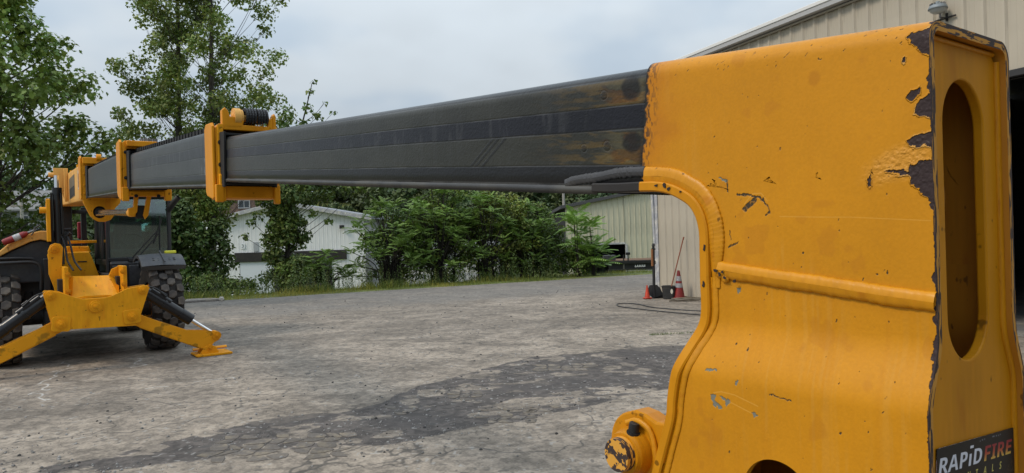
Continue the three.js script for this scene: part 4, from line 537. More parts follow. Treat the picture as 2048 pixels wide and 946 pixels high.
    const ft = part(TEL, 'stabilizer_foot', [prism([[1.29, 0.004], [1.80, 0.004], [1.815, 0.02], [1.80, 0.036], [1.29, 0.036], [1.275, 0.02]].map(p => [X(p[0]), p[1]]).sort ? (s > 0 ? [[1.29, 0.004], [1.78, 0.004], [1.795, 0.02], [1.78, 0.036], [1.29, 0.036], [1.275, 0.02]] : [[1.29, 0.004], [1.78, 0.004], [1.795, 0.02], [1.78, 0.036], [1.29, 0.036], [1.275, 0.02]].map(p => [X(p[0]), p[1]]).reverse()) : [], -0.36, 0.07, 0.006), prism(s > 0 ? [[1.34, 0.03], [1.62, 0.03], [1.58, 0.12], [1.50, 0.17], [1.42, 0.14]] : [[1.34, 0.03], [1.62, 0.03], [1.58, 0.12], [1.50, 0.17], [1.42, 0.14]].map(p => [X(p[0]), p[1]]).reverse(), -0.052, -0.03, 0.004), prism(s > 0 ? [[1.34, 0.03], [1.62, 0.03], [1.58, 0.12], [1.50, 0.17], [1.42, 0.14]] : [[1.34, 0.03], [1.62, 0.03], [1.58, 0.12], [1.50, 0.17], [1.42, 0.14]].map(p => [X(p[0]), p[1]]).reverse(), -0.255, -0.233, 0.004), box(0.5, 0.02, 0.05, X(1.56), 0.07, -0.36, 0.004, [0.5, 0, 0])], M.yellowScuffed);
    part(ft, 'foot_pin', [cyl([X(1.49), 0.118, -0.27], [X(1.49), 0.118, -0.012], 0.034, 0.034, 16), hexBolt(X(1.49), 0.118, -0.018, 0.02, 0.016)], M.yellowDeep);
    const P0 = [X(0.60), 1.05, -0.14], P1 = [X(1.24), 0.565, -0.14], P2 = [X(1.595), 0.292, -0.14], cl = part(TEL, 'stabilizer_cylinder', [cyl(P0, P1, 0.082, 0.078, 22), cyl([lerp(P0[0], P1[0], 0.8), lerp(P0[1], P1[1], 0.8), -0.14], [lerp(P0[0], P1[0], 1.03), lerp(P0[1], P1[1], 1.03), -0.14], 0.088, 0.086, 22), cyl([X(0.72), 1.045, -0.10], [X(0.98), 0.845, -0.10], 0.034, 0.034, 14), box(0.1, 0.12, 0.1, X(0.86), 0.94, -0.12, 0.01, [0, 0, s * -0.65]), cyl([lerp(P0[0], P1[0], 0.44), lerp(P0[1], P1[1], 0.44), -0.14], [lerp(P0[0], P1[0], 0.48), lerp(P0[1], P1[1], 0.48), -0.14], 0.092, 0.092, 22)], M.blackGloss);
    part(cl, 'chrome_rod', cyl(P1, P2, 0.029, 0.029, 18), M.chrome); part(cl, 'hydraulic_hose', tube([[X(0.55), 1.02, -0.2], [X(0.62), 1.1, -0.06], [X(0.76), 1.07, -0.04], [X(0.92), 0.93, -0.05]], 0.012), M.black);
  }
  // centre block of the front frame
  part(TEL, 'front_frame', [prism([[-0.35, 0.99], [-0.35, 1.40], [-0.31, 1.41], [-0.29, 1.30], [-0.2, 1.28], [0.24, 1.27], [0.28, 1.36], [0.37, 1.40], [0.41, 1.33], [0.40, 0.99]], -0.62, -0.56, 0.006), box(0.05, 0.5, 0.55, -0.32, 1.18, -0.36, 0.006), box(0.05, 0.5, 0.55, 0.39, 1.16, -0.36, 0.006)], M.yellow);
  { const a = [[-0.21, 1.285, -0.55], [0.235, 1.27, -0.55], [0.165, 1.015, -0.06], [-0.115, 1.02, -0.06], [-0.31, 1.18, -0.55], [0.37, 1.18, -0.55], [0.30, 0.99, -0.06], [-0.26, 0.99, -0.06]], f = [], tri = (...k) => k.forEach(i => f.push(...a[i])); tri(0, 3, 2); tri(0, 2, 1); tri(0, 4, 7); tri(0, 7, 3); tri(1, 2, 6); tri(1, 6, 5); tri(3, 7, 6); tri(3, 6, 2); const g = new THREE.BufferGeometry(); g.setAttribute('position', new THREE.Float32BufferAttribute(f, 3)); g.computeVertexNormals(); part(TEL, 'deflector_plate', boxUV(g), M.yellow); }
  for (const [x, y, z] of [[-0.30, 1.33, -0.08], [-0.30, 1.10, -0.08], [0.36, 1.33, -0.08], [0.37, 1.15, -0.08]]) part(TEL, 'bolt', hexBolt(x, y, z + 0.02, 0.024, 0.02), M.yellowDeep);
  const up = part(TEL, 'frame_upright', [prism([[-0.50, 1.66], [-0.47, 1.74], [-0.41, 1.765], [-0.35, 1.75], [-0.32, 1.70], [-0.345, 1.36], [-0.31, 1.14], [-0.33, 1.04], [-0.42, 1.06], [-0.50, 1.33]], -0.62, -0.57, 0.006), prism([[-0.50, 1.60], [-0.42, 1.72], [-0.35, 1.70], [-0.36, 1.2], [-0.42, 1.06]], -0.85, -0.82, 0.004)], M.yellow);
  part(up, 'upright_boss', [cyl([-0.425, 1.68, -0.58], [-0.425, 1.68, -0.52], 0.055, 0.05, 20), hexBolt(-0.425, 1.68, -0.525, 0.028, 0.022)], M.yellowDeep);
  for (const d of [0, 0.07]) part(TEL, 'hydraulic_hose', tube([[-0.34 + d, 1.92, -1.1], [-0.30 + d, 1.84, -0.95], [-0.27 + d, 1.7, -0.9], [-0.25 + d * 1.2, 1.5, -0.85], [-0.19 + d * 1.4, 1.36, -0.75]], 0.014, 8, 30), M.black);
  part(TEL, 'valve_block', [box(0.22, 0.12, 0.2, -0.36, 1.90, -1.15, 0.02), box(0.14, 0.2, 0.14, -0.3, 1.82, -1.05, 0.02), cyl([-0.26, 1.86, -1.0], [-0.2, 1.92, -0.98], 0.03), cyl([-0.34, 1.96, -1.02], [-0.18, 1.97, -1.02], 0.018)], M.black);
  // ---------------------------------------------------------------- hood between cab and boom
  part(TEL, 'hood', [prism([[-0.24, 1.2], [-0.20, 1.52], [-0.16, 1.62], [0.16, 1.62], [0.20, 1.52], [0.30, 1.2]], -2.9, -2.4, 0.02), prism([[-0.16, 1.60], [-0.13, 1.72], [0.19, 1.71], [0.22, 1.60]], -4.2, -2.75, 0.02), box(0.62, 0.05, 0.08, 0.06, 1.79, -3.4, 0.01)], M.yellow);
  part(TEL, 'hood_slot', [box(0.13, 0.018, 0.01, 0.06, 1.455, -2.395, 0.003)], M.dark);
  part(TEL, 'frame_post', [box(0.05, 0.62, 0.1, -0.465, 2.10, -0.95, 0.01), cyl([-0.57, 2.25, -0.95], [-0.45, 2.25, -0.95], 0.045, 0.045, 18), prism([[-0.49, 2.35], [-0.475, 2.42], [-0.44, 2.42], [-0.42, 2.35], [-0.42, 1.8], [-0.49, 1.8]], -1.04, -1.0, 0.005)], M.yellow);
  part(TEL, 'rear_frame', [box(0.09, 1.0, 0.14, -0.20, 1.95, -4.4, 0.01), box(0.09, 1.0, 0.14, 0.26, 1.95, -4.4, 0.01), box(0.16, 0.9, 0.16, -0.03, 2.0, -4.1, 0.02), box(0.6, 0.07, 0.1, 0.03, 2.36, -4.2, 0.01), box(0.5, 0.5, 0.08, 0.1, 1.6, -5.0, 0.01)], M.black);
  part(TEL, 'tail_lamp', box(0.14, 0.32, 0.08, 0.24, 2.02, -4.6, 0.02), std(lin(0.36, 0.03, 0.05), 0.4), 'red lamp cluster behind the boom');
  // lift cylinder standing beside the boom
  const lc = part(TEL, 'lift_cylinder', [cyl([-0.335, 1.45, -1.02], [-0.345, 2.56, -1.0], 0.060, 0.060, 24), cyl([-0.345, 2.48, -1.0], [-0.345, 2.58, -1.0], 0.066, 0.066, 24), box(0.03, 0.8, 0.03, -0.42, 2.1, -0.98, 0.006), cyl([-0.29, 1.9, -0.95], [-0.30, 2.5, -0.95], 0.016, 0.016, 10)], M.blackGloss);
  part(lc, 'chrome_rod', cyl([-0.345, 2.56, -1.0], [-0.345, 2.76, -1.0], 0.034, 0.034, 18), M.chrome);

  // ---------------------------------------------------------------- engine cover and left wing
  const prof = [[-1.55, 1.40], [-1.30, 1.53], [-1.05, 1.68], [-0.92, 1.80], [-0.80, 1.87], [-0.66, 1.93], [-0.55, 1.955], [-0.47, 1.95], [-0.435, 1.90], [-0.405, 1.80]];
  const low = [[-0.405, 1.765], [-0.45, 1.80], [-0.56, 1.825], [-0.68, 1.80], [-0.80, 1.74], [-0.92, 1.68], [-1.05, 1.60], [-1.30, 1.46], [-1.55, 1.34]];
  part(TEL, 'engine_hood', [prism([...prof, ...low].reverse(), -1.5, -1.12, 0.015), ], M.yellowPale); part(TEL, 'engine_bay', [prism([...low, [-1.55, 0.95], [-0.46, 0.95]], -4.6, -1.46, 0.01)], M.black); part(TEL, 'engine_hood', [prism([...prof.map(p => [p[0], p[1] - 0.004]), ...low].reverse(), -4.6, -1.5, 0.01)], M.yellowPale);
  part(TEL, 'hood_side', prism([[-1.55, 1.335], [-1.30, 1.455], [-1.05, 1.595], [-0.92, 1.675], [-0.80, 1.735], [-0.68, 1.795], [-0.56, 1.82], [-0.45, 1.795], [-0.41, 1.76], [-0.44, 1.2], [-1.55, 1.2]].reverse(), -1.46, -1.20, 0.02), std(lin(0.05, 0.056, 0.066), 0.4, 0, { map: T_GRIME }), 'dark side panel of the engine cover');
  part(TEL, 'wing_guard', [tube([[-1.2, 1.50, -0.98], [-0.9, 1.505, -0.95], [-0.68, 1.50, -0.95], [-0.60, 1.46, -0.95], [-0.575, 1.35, -0.95], [-0.58, 1.1, -0.98]], 0.022, 10, 40), tube([[-1.2, 1.56, -1.05], [-0.85, 1.565, -1.05], [-0.66, 1.55, -1.05]], 0.02, 8, 16), box(0.6, 0.02, 0.5, -1.0, 1.55, -1.3, 0.004), box(0.10, 0.5, 0.06, -0.50, 1.30, -1.0, 0.02), box(0.14, 0.7, 0.3, -0.46, 1.1, -1.4, 0.02)], M.black);
  // right wing over the wheel
  part(TEL, 'mudguard', grid(20, 6, (u, v) => { const a = lerp(-0.15, 1.02, u), x = lerp(0.74, 1.38, v), R = 0.80 + 0.02 * Math.sin(v * 3.14); return [x, 0.735 + R * Math.cos(a - 0.35) , AX + R * Math.sin(a - 0.35), u, v]; }), std(lin(0.10, 0.104, 0.112), 0.55, 0, { side: THREE.DoubleSide, map: T_GRIME }), 'dark grey plastic mudguard');
  { const mg = TEL.children[TEL.children.length - 1], P = (x, a) => [x, 0.735 + 0.80 * Math.cos(a), AX + 0.80 * Math.sin(a)]; const skirt = [[0.72, 0.98], [1.40, 0.98]]; const L = []; for (const x of [0.738, 1.382]) L.push(grid(20, 1, (u, v) => { const a = lerp(-0.5, 0.67, u), R = 0.80 - 0.045 * v; return [x, 0.735 + R * Math.cos(a), AX + R * Math.sin(a), u, v]; })); L.push(grid(6, 1, (u, v) => { const R = 0.80 - 0.08 * v; return [lerp(0.738, 1.382, u), 0.735 + R * Math.cos(0.67), AX + R * Math.sin(0.67), u, v]; })); part(mg, 'mudguard_lip', L, std(lin(0.09, 0.094, 0.10), 0.55, 0, { side: THREE.DoubleSide })); part(mg, 'mudguard_seam', box(0.02, 0.014, 0.5, 1.07, 1.515, AX + 0.28, 0.004, [0.35, 0, 0]), M.greyPlastic);
    for (const x of [0.93, 1.0, 1.16, 1.23]) for (const a of [0.42, 0.49]) { const p = P(x, a); part(mg, 'mudguard_slot', cyl([p[0], p[1] - 0.01, p[2]], [p[0] + 0.0, p[1] + 0.016, p[2] + 0.007], 0.022, 0.018, 12), M.dark); } }
  part(TEL, 'marker_lamp', box(0.17, 0.05, 0.1, 1.25, 1.57, -1.55, 0.015), std(lin(0.75, 0.72, 0.05), 0.4), 'lime yellow marker behind the mudguard');

  // ---------------------------------------------------------------- cab
  const cx0 = 0.40, cx1 = 1.36, czF = -2.2, czR = -3.75, frame = M.black;
  const glass = new THREE.MeshPhysicalMaterial({ color: lin(0.55, 0.72, 0.70), roughness: 0.03, transmission: 1, thickness: 0, ior: 2.2, specularIntensity: 1 });
  const post = (a, b, w) => { const g = cyl(a, b, w, w, 8); return g; };
  const cab = part(TEL, 'cab', [post([0.40, 1.05, -2.16], [0.44, 2.5, -2.25], 0.035), post([1.345, 1.45, -2.16], [1.37, 2.5, -2.25], 0.035), post([0.40, 1.2, czR], [0.43, 2.5, czR], 0.045), post([1.36, 1.2, czR], [1.37, 2.5, czR], 0.045), box(0.98, 0.12, 1.66, 0.9, 2.56, -3.0, 0.04), box(0.95, 0.06, 0.06, 0.88, 1.47, -2.17, 0.01), box(0.06, 0.1, 1.5, 0.41, 1.42, -2.95, 0.01), box(0.06, 0.1, 1.5, 1.36, 1.42, -2.95, 0.01), post([0.415, 1.42, -2.9], [0.43, 2.5, -2.95], 0.03)], frame);
  part(cab, 'windscreen', (() => { const g = box(0.88, 0.99, 0.012, 0.885, 1.995, -2.20, 0.003, [-0.08, 0, 0]); return g; })(), glass);
  part(cab, 'side_window', box(0.01, 1.0, 0.66, 0.415, 1.97, -2.58, 0.003), glass); part(cab, 'side_window', box(0.01, 1.0, 0.7, 0.42, 1.97, -3.35, 0.003), glass); part(cab, 'door_window', box(0.01, 1.0, 1.4, 1.375, 1.97, -2.98, 0.003), glass);
  part(cab, 'rear_window', box(0.86, 0.9, 0.012, 0.9, 2.0, czR, 0.003), glass);
  part(cab, 'dashboard', [box(0.9, 0.16, 0.3, 0.88, 1.56, -2.42, 0.05), box(0.3, 0.14, 0.12, 0.75, 1.66, -2.5, 0.03)], M.greyPlastic);
  part(cab, 'seat', [box(0.48, 0.12, 0.45, 0.86, 1.58, -3.1, 0.05), box(0.46, 0.55, 0.13, 0.86, 1.86, -3.32, 0.06), box(0.28, 0.16, 0.1, 0.86, 2.22, -3.34, 0.04)], std(lin(0.06, 0.065, 0.075), 0.8));
  { const g = new THREE.TorusGeometry(0.17, 0.014, 8, 28); g.rotateX(-0.9); g.translate(0.84, 1.80, -2.65); part(cab, 'steering_wheel', g, M.black); }
  part(cab, 'cab_base', [prismX([[-2.16, 1.46], [-2.10, 1.40], [-2.10, 1.02], [-2.3, 0.85], [-3.7, 0.85], [-3.7, 1.4], [-2.2, 1.46]], 0.43, 1.0, 0.02), box(0.3, 0.5, 1.2, 1.15, 1.15, -3.0, 0.03)], M.black);
  part(cab, 'base_rib', [box(0.2, 0.34, 0.03, 0.56, 1.2, -2.09, 0.015), box(0.2, 0.34, 0.03, 0.80, 1.2, -2.09, 0.015)], M.greyPlastic);
  part(cab, 'wiper', [cyl([0.74, 1.46, -2.13], [1.17, 1.94, -2.17], 0.010, 0.008, 8), cyl([0.82, 1.45, -2.13], [1.20, 1.90, -2.17], 0.009, 0.008, 8), cyl([1.10, 1.72, -2.155], [1.25, 2.16, -2.17], 0.012, 0.010, 8), cyl([1.19, 1.5, -2.15], [1.215, 2.2, -2.18], 0.011, 0.011, 8), box(0.1, 0.06, 0.05, 0.75, 1.45, -2.13, 0.012)], M.black);
  part(cab, 'mirror_arm', [tube([[1.36, 2.30, -2.2], [1.44, 2.44, -2.1], [1.50, 2.52, -2.05]], 0.05, 10, 14)], M.black);
  part(cab, 'grab_rail', tube([[0.86, 1.32, -2.06], [0.87, 1.48, -1.98], [0.95, 1.52, -1.9], [1.12, 1.52, -1.85]], 0.016, 8, 24), M.black);
  part(cab, 'cab_liner', [box(0.9, 0.02, 1.5, 0.88, 1.46, -2.95, 0), box(0.88, 0.5, 0.02, 0.9, 1.7, czR + 0.05, 0)], M.grime);

  // ---------------------------------------------------------------- boom sections
  function sectionGeo(hw, hh, rad, stations) {               // rounded box tube; uv: u along in metres, v round the perimeter
    const P = []; const add = (x, y, v) => P.push([x, y, v]), arc = (cx, cy, a0, a1, v0, v1) => { for (let k = 0; k <= 5; k++) { const a = lerp(a0, a1, k / 5); add(cx + rad * Math.cos(a), cy + rad * Math.sin(a), lerp(v0, v1, k / 5)); } };
    const b = 0.012; add(-hw + b, -hh, 0); add(-hw, -hh + b, 0.01); for (let k = 1; k < 8; k++) add(-hw, lerp(-hh + b, hh - rad, k / 8), lerp(0.01, 0.40, k / 8)); arc(-hw + rad, hh - rad, Math.PI, Math.PI / 2, 0.40, 0.46); arc(hw - rad, hh - rad, Math.PI / 2, 0, 0.56, 0.62); for (let k = 1; k < 8; k++) add(hw, lerp(hh - rad, -hh + b, k / 8), lerp(0.62, 0.98, k / 8)); add(hw, -hh + b, 0.98); add(hw - b, -hh, 0.99); add(-hw + b, -hh, 1);
    const n = P.length - 1, m = stations.length - 1; return grid(n, m, (u, v, i, j) => { const s = stations[j], p = P[i]; return [p[0], s.c + p[1], s.z, s.z, p[2]]; });
  }
  const boomTex = (W, H, len, z0, seed, o) => {
    const h8 = new Uint8Array(W * H);
    const col = pixelTex(W, H, (px, py, out) => {
      const z = z0 + len * px / W, v = py / H, f = v <= 0.5 ? (v < 0.40 ? v / 0.40 * 0.86 : 0.86 + (v - 0.40) / 0.06 * 0.14) : v >= 0.56 ? (0.98 - v) / 0.36 * 0.86 : 1.2;
      const n1 = fbm(z * 9, v * 14, 4, 256, seed), n2 = fbm(z * 150, v * 85, 3, 256, seed + 2), drip = fbm(z * 55, v * 5, 3, 256, seed + 5), n3 = vn(z * 330, v * 190, 256, seed + 8), w = (fbm(z * 1.2, 3, 3, 256, seed + 6) - 0.5) * 0.03;
      let c = [0.045, 0.047, 0.049], h = 128 + 40 * (n2 - 0.5) + 30 * (n3 - 0.5); const bl = (k, t) => { c = c.map((q, i) => lerp(q, k[i], t)); };
      const B = (a, b, e = 0.006) => sstep(a + w - e, a + w + e, f) * (1 - sstep(b + w - e, b + w + e, f));
      const olive = o.olive, navy = o.navy, up = B(0.70, 0.90), lo = B(0.20, 0.49), mid = B(0.50, 0.69), dk = B(0.035, 0.19);
      bl(olive, up * 0.9); bl(olive, lo); bl(navy, mid); bl([0.020, 0.020, 0.023], dk);
      if (o.streak) { const s = sstep(0.52, 0.75, drip) * (mid * 0.8 + up * 0.3 + lo * 0.25); bl([0.12, 0.125, 0.135], s * o.streak); }
      for (const e of [0.195, 0.495, 0.695, 0.905]) { const d = Math.abs(f - e - w - 0.006 * (n1 - 0.5)); if (d < 0.012) { h += 70 * (1 - d / 0.012) * (0.4 + n1); bl([0.15, 0.15, 0.15], (1 - d / 0.012) * 0.5 * sstep(0.45, 0.6, n1)); bl([0.01, 0.01, 0.01], 0.5 * (f > e + w ? 1 : 0) * (1 - d / 0.012)); } }
      if (f < 0.03) bl([0.17, 0.17, 0.17], 0.8 * sstep(0.3, 0.6, n1));
      if (o.nearEnd) {
        const d = z - 10.5; // towards the head: smears of yellow paint under the grease, scuffs and bolt marks
        const k = sstep(-0.38, -0.05, d), sm = fbm(z * 26 + v * 30, v * 60, 5, 256, 61) * 0.6 + fbm(z * 9, v * 90, 4, 256, 62) * 0.4, y1 = sstep(0.44, 0.60, sm) * k * (lo * 1.0 + up * 0.8); bl([0.24, 0.15, 0.035], y1 * 0.7); const y2 = sstep(0.5, 0.56, fbm(z * 22, v * 30, 3, 256, 66)) * sstep(-0.11, -0.03, d) * (B(0.21, 0.32) + B(0.72, 0.79)); bl([0.36, 0.16, 0.012], y2 * 0.75);
        { const sw = fbm(z * 30 + 4, v * 34 + z * 12, 4, 256, 91), e2 = sstep(-0.13, -0.06, d) * (B(0.22, 0.47) + B(0.72, 0.89)); bl([0.17, 0.145, 0.07], e2 * 0.55 * sstep(0.62, 0.42, sw)); bl([0.14, 0.065, 0.015], e2 * 0.7 * sstep(0.52, 0.62, sw)); for (const pf of [0.38, 0.82]) { const q = Math.hypot((d + 0.030) / 0.026, (f - pf) / 0.11) + 0.5 * (sw - 0.5); bl([0.012, 0.011, 0.012], 0.85 * sstep(1.05, 0.7, q)); } bl([0.012, 0.012, 0.013], sstep(-0.020, -0.004, d - 0.018 * sstep(0.1, 0.9, f) + 0.03 * (sm - 0.5)) * 0.9); }
        for (const [pz, pf, r] of [[10.40, 0.80, 0.009], [10.405, 0.36, 0.010], [10.34, 0.35, 0.008]]) { const dd = Math.hypot(z - pz, (f - pf) * 0.235) / r; if (dd < 1.2) { bl([0.015, 0.015, 0.015], 0.5 * sstep(1.2, 0.6, dd + 0.5 * (n1 - 0.5))); if (dd < 1) h -= 50; if (Math.abs(dd - 1) < 0.2) h += 60; } }
        for (const s of [0, 0.022, 0.05]) { const q = z - (9.93 + s) - (f - 0.2) * 0.34; if (Math.abs(q) < 0.006 && lo > 0.5) { bl([0.02, 0.02, 0.02], 0.8); h -= 30; } }
      }
      if (o.paleEnd && z > o.paleEnd) bl([0.36, 0.37, 0.38], sstep(o.paleEnd, o.paleEnd + 0.12, z) * sstep(0.5, 0.6, drip * 0.6 + n1 * 0.4) * B(0.18, 0.48) * 0.8);
      const g = 0.66 + 0.55 * n1 + 0.18 * (n2 - 0.5); for (let i = 0; i < 3; i++) out[i] = 255 * Math.pow(clamp(c[i] * g), 1 / 2.2); h8[py * W + px] = clamp(h, 0, 255);
    });
    const bmp = pixelTex(W, H, (x, y, out) => { out[0] = out[1] = out[2] = h8[y * W + x]; }, false);
    for (const t of [col, bmp]) { t.wrapS = t.wrapT = THREE.ClampToEdgeWrapping; t.repeat.set(1 / len, 1); t.offset.set(-z0 / len, 0); }
    return satin(lin(0.56, 0.56, 0.57), o.rough ?? 0.34, { specularIntensity: 0.5, map: col, bumpMap: bmp, bumpScale: 0.0022 });
  };
  const st = (z0, c0, z1, c1, n) => { const a = []; for (let k = 0; k <= n; k++) a.push({ z: lerp(z0, z1, k / n), c: lerp(c0, c1, k / n) }); return a; };
  const m4 = boomTex(1792, 512, 3.1, 7.42, 41, { olive: [0.052, 0.052, 0.040], navy: [0.016, 0.016, 0.025], nearEnd: true, streak: 0.35 }), m3 = boomTex(1024, 320, 3.4, 4.3, 51, { olive: [0.062, 0.066, 0.064], navy: [0.026, 0.027, 0.033], streak: 1, paleEnd: 7.15 }), m2 = boomTex(1024, 320, 3.6, 0.9, 71, { olive: [0.044, 0.050, 0.048], navy: [0.036, 0.042, 0.043], streak: 0.6 });
  const s4 = part(TEL, 'boom_section', sectionGeo(0.12, 0.112, 0.03, st(7.42, 2.142, 10.525, 1.8755, 12)), m4, 'innermost dark boom section smeared with grease');
  const s3 = part(TEL, 'boom_section', sectionGeo(0.138, 0.148, 0.032, st(4.32, 2.352, 7.5, 2.141, 6)), m3, 'second boom section with pale drips');
  const s2 = part(TEL, 'boom_section', sectionGeo(0.160, 0.18, 0.036, st(0.95, 2.497, 4.42, 2.347, 6)), m2, 'third dark boom section');
  const s1 = part(TEL, 'boom_section', sectionGeo(0.187, 0.235, 0.03, st(-4.3, 2.70, 1.12, 2.515, 4)), M.yellowPale, 'outer yellow boom section');
  // lower lip of the sections
  const lip = (p, hw, hh, z0, c0, z1, c1, m) => part(p, 'lower_lip', [-1, 1].map(s => grid(3, 10, (u, v, i) => { const z = lerp(z0, z1, v), c = lerp(c0, c1, v) - hh, q = [[s * (hw - 0.002), 0.012], [s * (hw + 0.005), 0.008], [s * (hw + 0.005), -0.006], [s * (hw - 0.03), -0.006]][s > 0 ? 3 - i : i]; return [q[0], c + q[1], z, z, u * 0.03]; })), m);
  const lipM = std(lin(0.10, 0.10, 0.10), 0.45, 0.3, { map: T_GRIME, side: THREE.DoubleSide }); lip(s4, 0.12, 0.112, 7.42, 2.142, 10.38, 1.888, lipM); lip(s3, 0.138, 0.148, 4.32, 2.352, 7.5, 2.141, lipM); lip(s2, 0.16, 0.18, 0.95, 2.497, 4.42, 2.347, lipM);
  // dark chains lying along the top of the sections
  const chain = (z0, c0, z1, c1, x) => { const L = []; const n = Math.round((z1 - z0) / 0.045); for (let k = 0; k < n; k++) { const z = lerp(z0, z1, (k + 0.5) / n), y = lerp(c0, c1, (k + 0.5) / n); L.push(box(k % 2 ? 0.05 : 0.062, 0.03, 0.042, x, y, z, 0)); } return L; };
  const ch = part(TEL, 'lift_chain', [...chain(4.5, 2.52, 7.5, 2.315, -0.045), ...chain(4.5, 2.52, 7.5, 2.315, 0.045), ...chain(1.2, 2.70, 4.45, 2.56, -0.05), ...chain(1.2, 2.70, 4.45, 2.56, 0.05)], M.dark, 'black chains along the boom top'); ch.userData.kind = 'stuff';

  // ---------------------------------------------------------------- collars where one section leaves the next
  const frameGeo = (hw, y0, y1, iw, iy0, iy1, z0, z1) => prism([[-hw, y0], [hw, y0], [hw, y1 - 0.02], [hw - 0.02, y1], [-hw + 0.02, y1], [-hw, y1 - 0.02]], z0, z1, 0.005, [[[-iw, iy0], [-iw, iy1], [iw, iy1], [iw, iy0]]]);
  // collar 3
  const c3 = part(TEL, 'boom_collar', [frameGeo(0.150, 1.955, 2.305, 0.132, 1.985, 2.275, 7.46, 7.60), prismX([[7.44, 1.965], [7.46, 1.945], [7.58, 1.92], [7.60, 1.93], [7.60, 2.29], [7.58, 2.31], [7.47, 2.315], [7.44, 2.29]], -0.168, -0.152, 0.006), prismX([[7.44, 1.965], [7.46, 1.945], [7.58, 1.92], [7.60, 1.93], [7.60, 2.29], [7.58, 2.31], [7.47, 2.315], [7.44, 2.29]], 0.152, 0.166, 0.006), box(0.04, 0.09, 0.03, -0.142, 1.95, 7.615, 0.006), box(0.03, 0.10, 0.03, 0.145, 1.945, 7.615, 0.006)], M.yellowDeep, 'collar nearest the boom head');
  part(c3, 'crossbar', [box(0.26, 0.062, 0.025, 0.015, 1.957, 7.60, 0.005), box(0.30, 0.014, 0.12, 0, 1.93, 7.54, 0.003)], M.yellowDeep);
  part(c3, 'side_plate', [prismX([[7.585, 1.91], [7.625, 1.91], [7.625, 2.04], [7.605, 2.05], [7.605, 2.30], [7.585, 2.30]], -0.142, -0.112, 0.005)], M.yellow);
  part(c3, 'chain_bracket', [prism([[-0.115, 2.28], [-0.115, 2.375], [-0.10, 2.39], [-0.085, 2.375], [-0.075, 2.345], [-0.02, 2.345], [-0.005, 2.325], [-0.02, 2.28]], 7.56, 7.60, 0.005)], M.yellowDeep); part(c3, 'chain_bracket', [prism([[0.14, 2.27], [0.14, 2.36], [0.15, 2.375], [0.158, 2.36], [0.158, 2.27]], 7.55, 7.60, 0.005), prism([[0.115, 2.28], [0.115, 2.335], [0.14, 2.355], [0.14, 2.28]], 7.57, 7.60, 0.004)], M.yellowDeep);
  part(c3, 'chain_sheave', [cyl([-0.052, 2.345, 7.56], [-0.02, 2.345, 7.56], 0.05, 0.05, 24), cyl([-0.02, 2.345, 7.56], [-0.008, 2.345, 7.56], 0.044, 0.044, 24), cyl([-0.06, 2.345, 7.56], [0.13, 2.345, 7.56], 0.018, 0.018, 12)], M.yellowPale);
  { const n = 26; for (const x of [0.028, 0.088]) for (let k = 0; k < n; k++) { const a = -0.4 + 4.0 * k / n, R = 0.046; const y = 2.345 + R * Math.sin(a), z = 7.56 + R * Math.cos(a); const L = []; for (let i = 0; i < 4; i++) L.push(box(0.008, 0.016, 0.0165, x - 0.021 + i * 0.014 + (k % 2) * 0.003, y, z, 0, [-a, 0, 0])); if (k % 2) L.push(cyl([x - 0.026, y, z], [x + 0.026, y, z], 0.0035, 0.0035, 6)); part(c3, 'chain_link', L, k % 2 ? M.blackGloss : M.dark); } }
  for (const [y] of [[2.208], [2.095]]) part(c3, 'bolt', hexBolt(-0.13, y, 7.607, 0.009, 0.008), M.dark);
  part(c3, 'wear_pad', [box(0.010, 0.275, 0.22, -0.127, 2.125, 7.57, 0.002, [0.09, 0, 0]), box(0.010, 0.275, 0.22, 0.127, 2.125, 7.57, 0.002, [0.09, 0, 0]), box(0.24, 0.012, 0.20, 0, 2.254, 7.56, 0.002, [0.09, 0, 0]), box(0.24, 0.012, 0.20, 0, 2.002, 7.57, 0.002, [0.09, 0, 0])], M.dark);
  // collar 2
  const c2 = part(TEL, 'boom_collar', [frameGeo(0.178, 2.17, 2.60, 0.146, 2.20, 2.53, 4.36, 4.52), prismX([[4.30, 2.16], [4.34, 2.13], [4.48, 2.09], [4.52, 2.10], [4.52, 2.585], [4.49, 2.61], [4.33, 2.60], [4.30, 2.57]], -0.20, -0.18, 0.006), prismX([[4.30, 2.16], [4.34, 2.13], [4.52, 2.10], [4.52, 2.585], [4.33, 2.60], [4.30, 2.57]], 0.18, 0.20, 0.006), box(0.055, 0.12, 0.03, -0.165, 2.14, 4.53, 0.008), box(0.055, 0.13, 0.05, 0.165, 2.15, 4.52, 0.008)], M.yellowDeep, 'middle collar with the cylinder bracket');
  part(c2, 'crossbar', [box(0.31, 0.045, 0.09, 0.0, 2.145, 4.49, 0.006), box(0.24, 0.05, 0.07, -0.03, 2.572, 4.53, 0.008)], M.yellowDeep);
  part(c2, 'cylinder_bracket', [prism([[-0.095, 2.13], [-0.06, 2.13], [-0.075, 1.99], [-0.10, 1.955], [-0.145, 1.955], [-0.145, 2.02], [-0.105, 2.03]], 4.46, 4.50, 0.004), prism([[0.005, 2.13], [0.04, 2.13], [0.012, 1.96], [-0.015, 1.925], [-0.03, 1.96]], 4.46, 4.50, 0.004)], M.yellowDeep);
  part(c2, 'pin_block', [box(0.085, 0.115, 0.08, -0.045, 1.99, 4.44, 0.02)], M.dark);
  for (const [x, y] of [[-0.155, 2.50], [-0.158, 2.28], [-0.085, 2.125], [0.09, 2.125]]) part(c2, 'bolt', hexBolt(x, y, 4.525 - (y < 2.2 ? -0.01 : 0), 0.011, 0.01), M.dark);
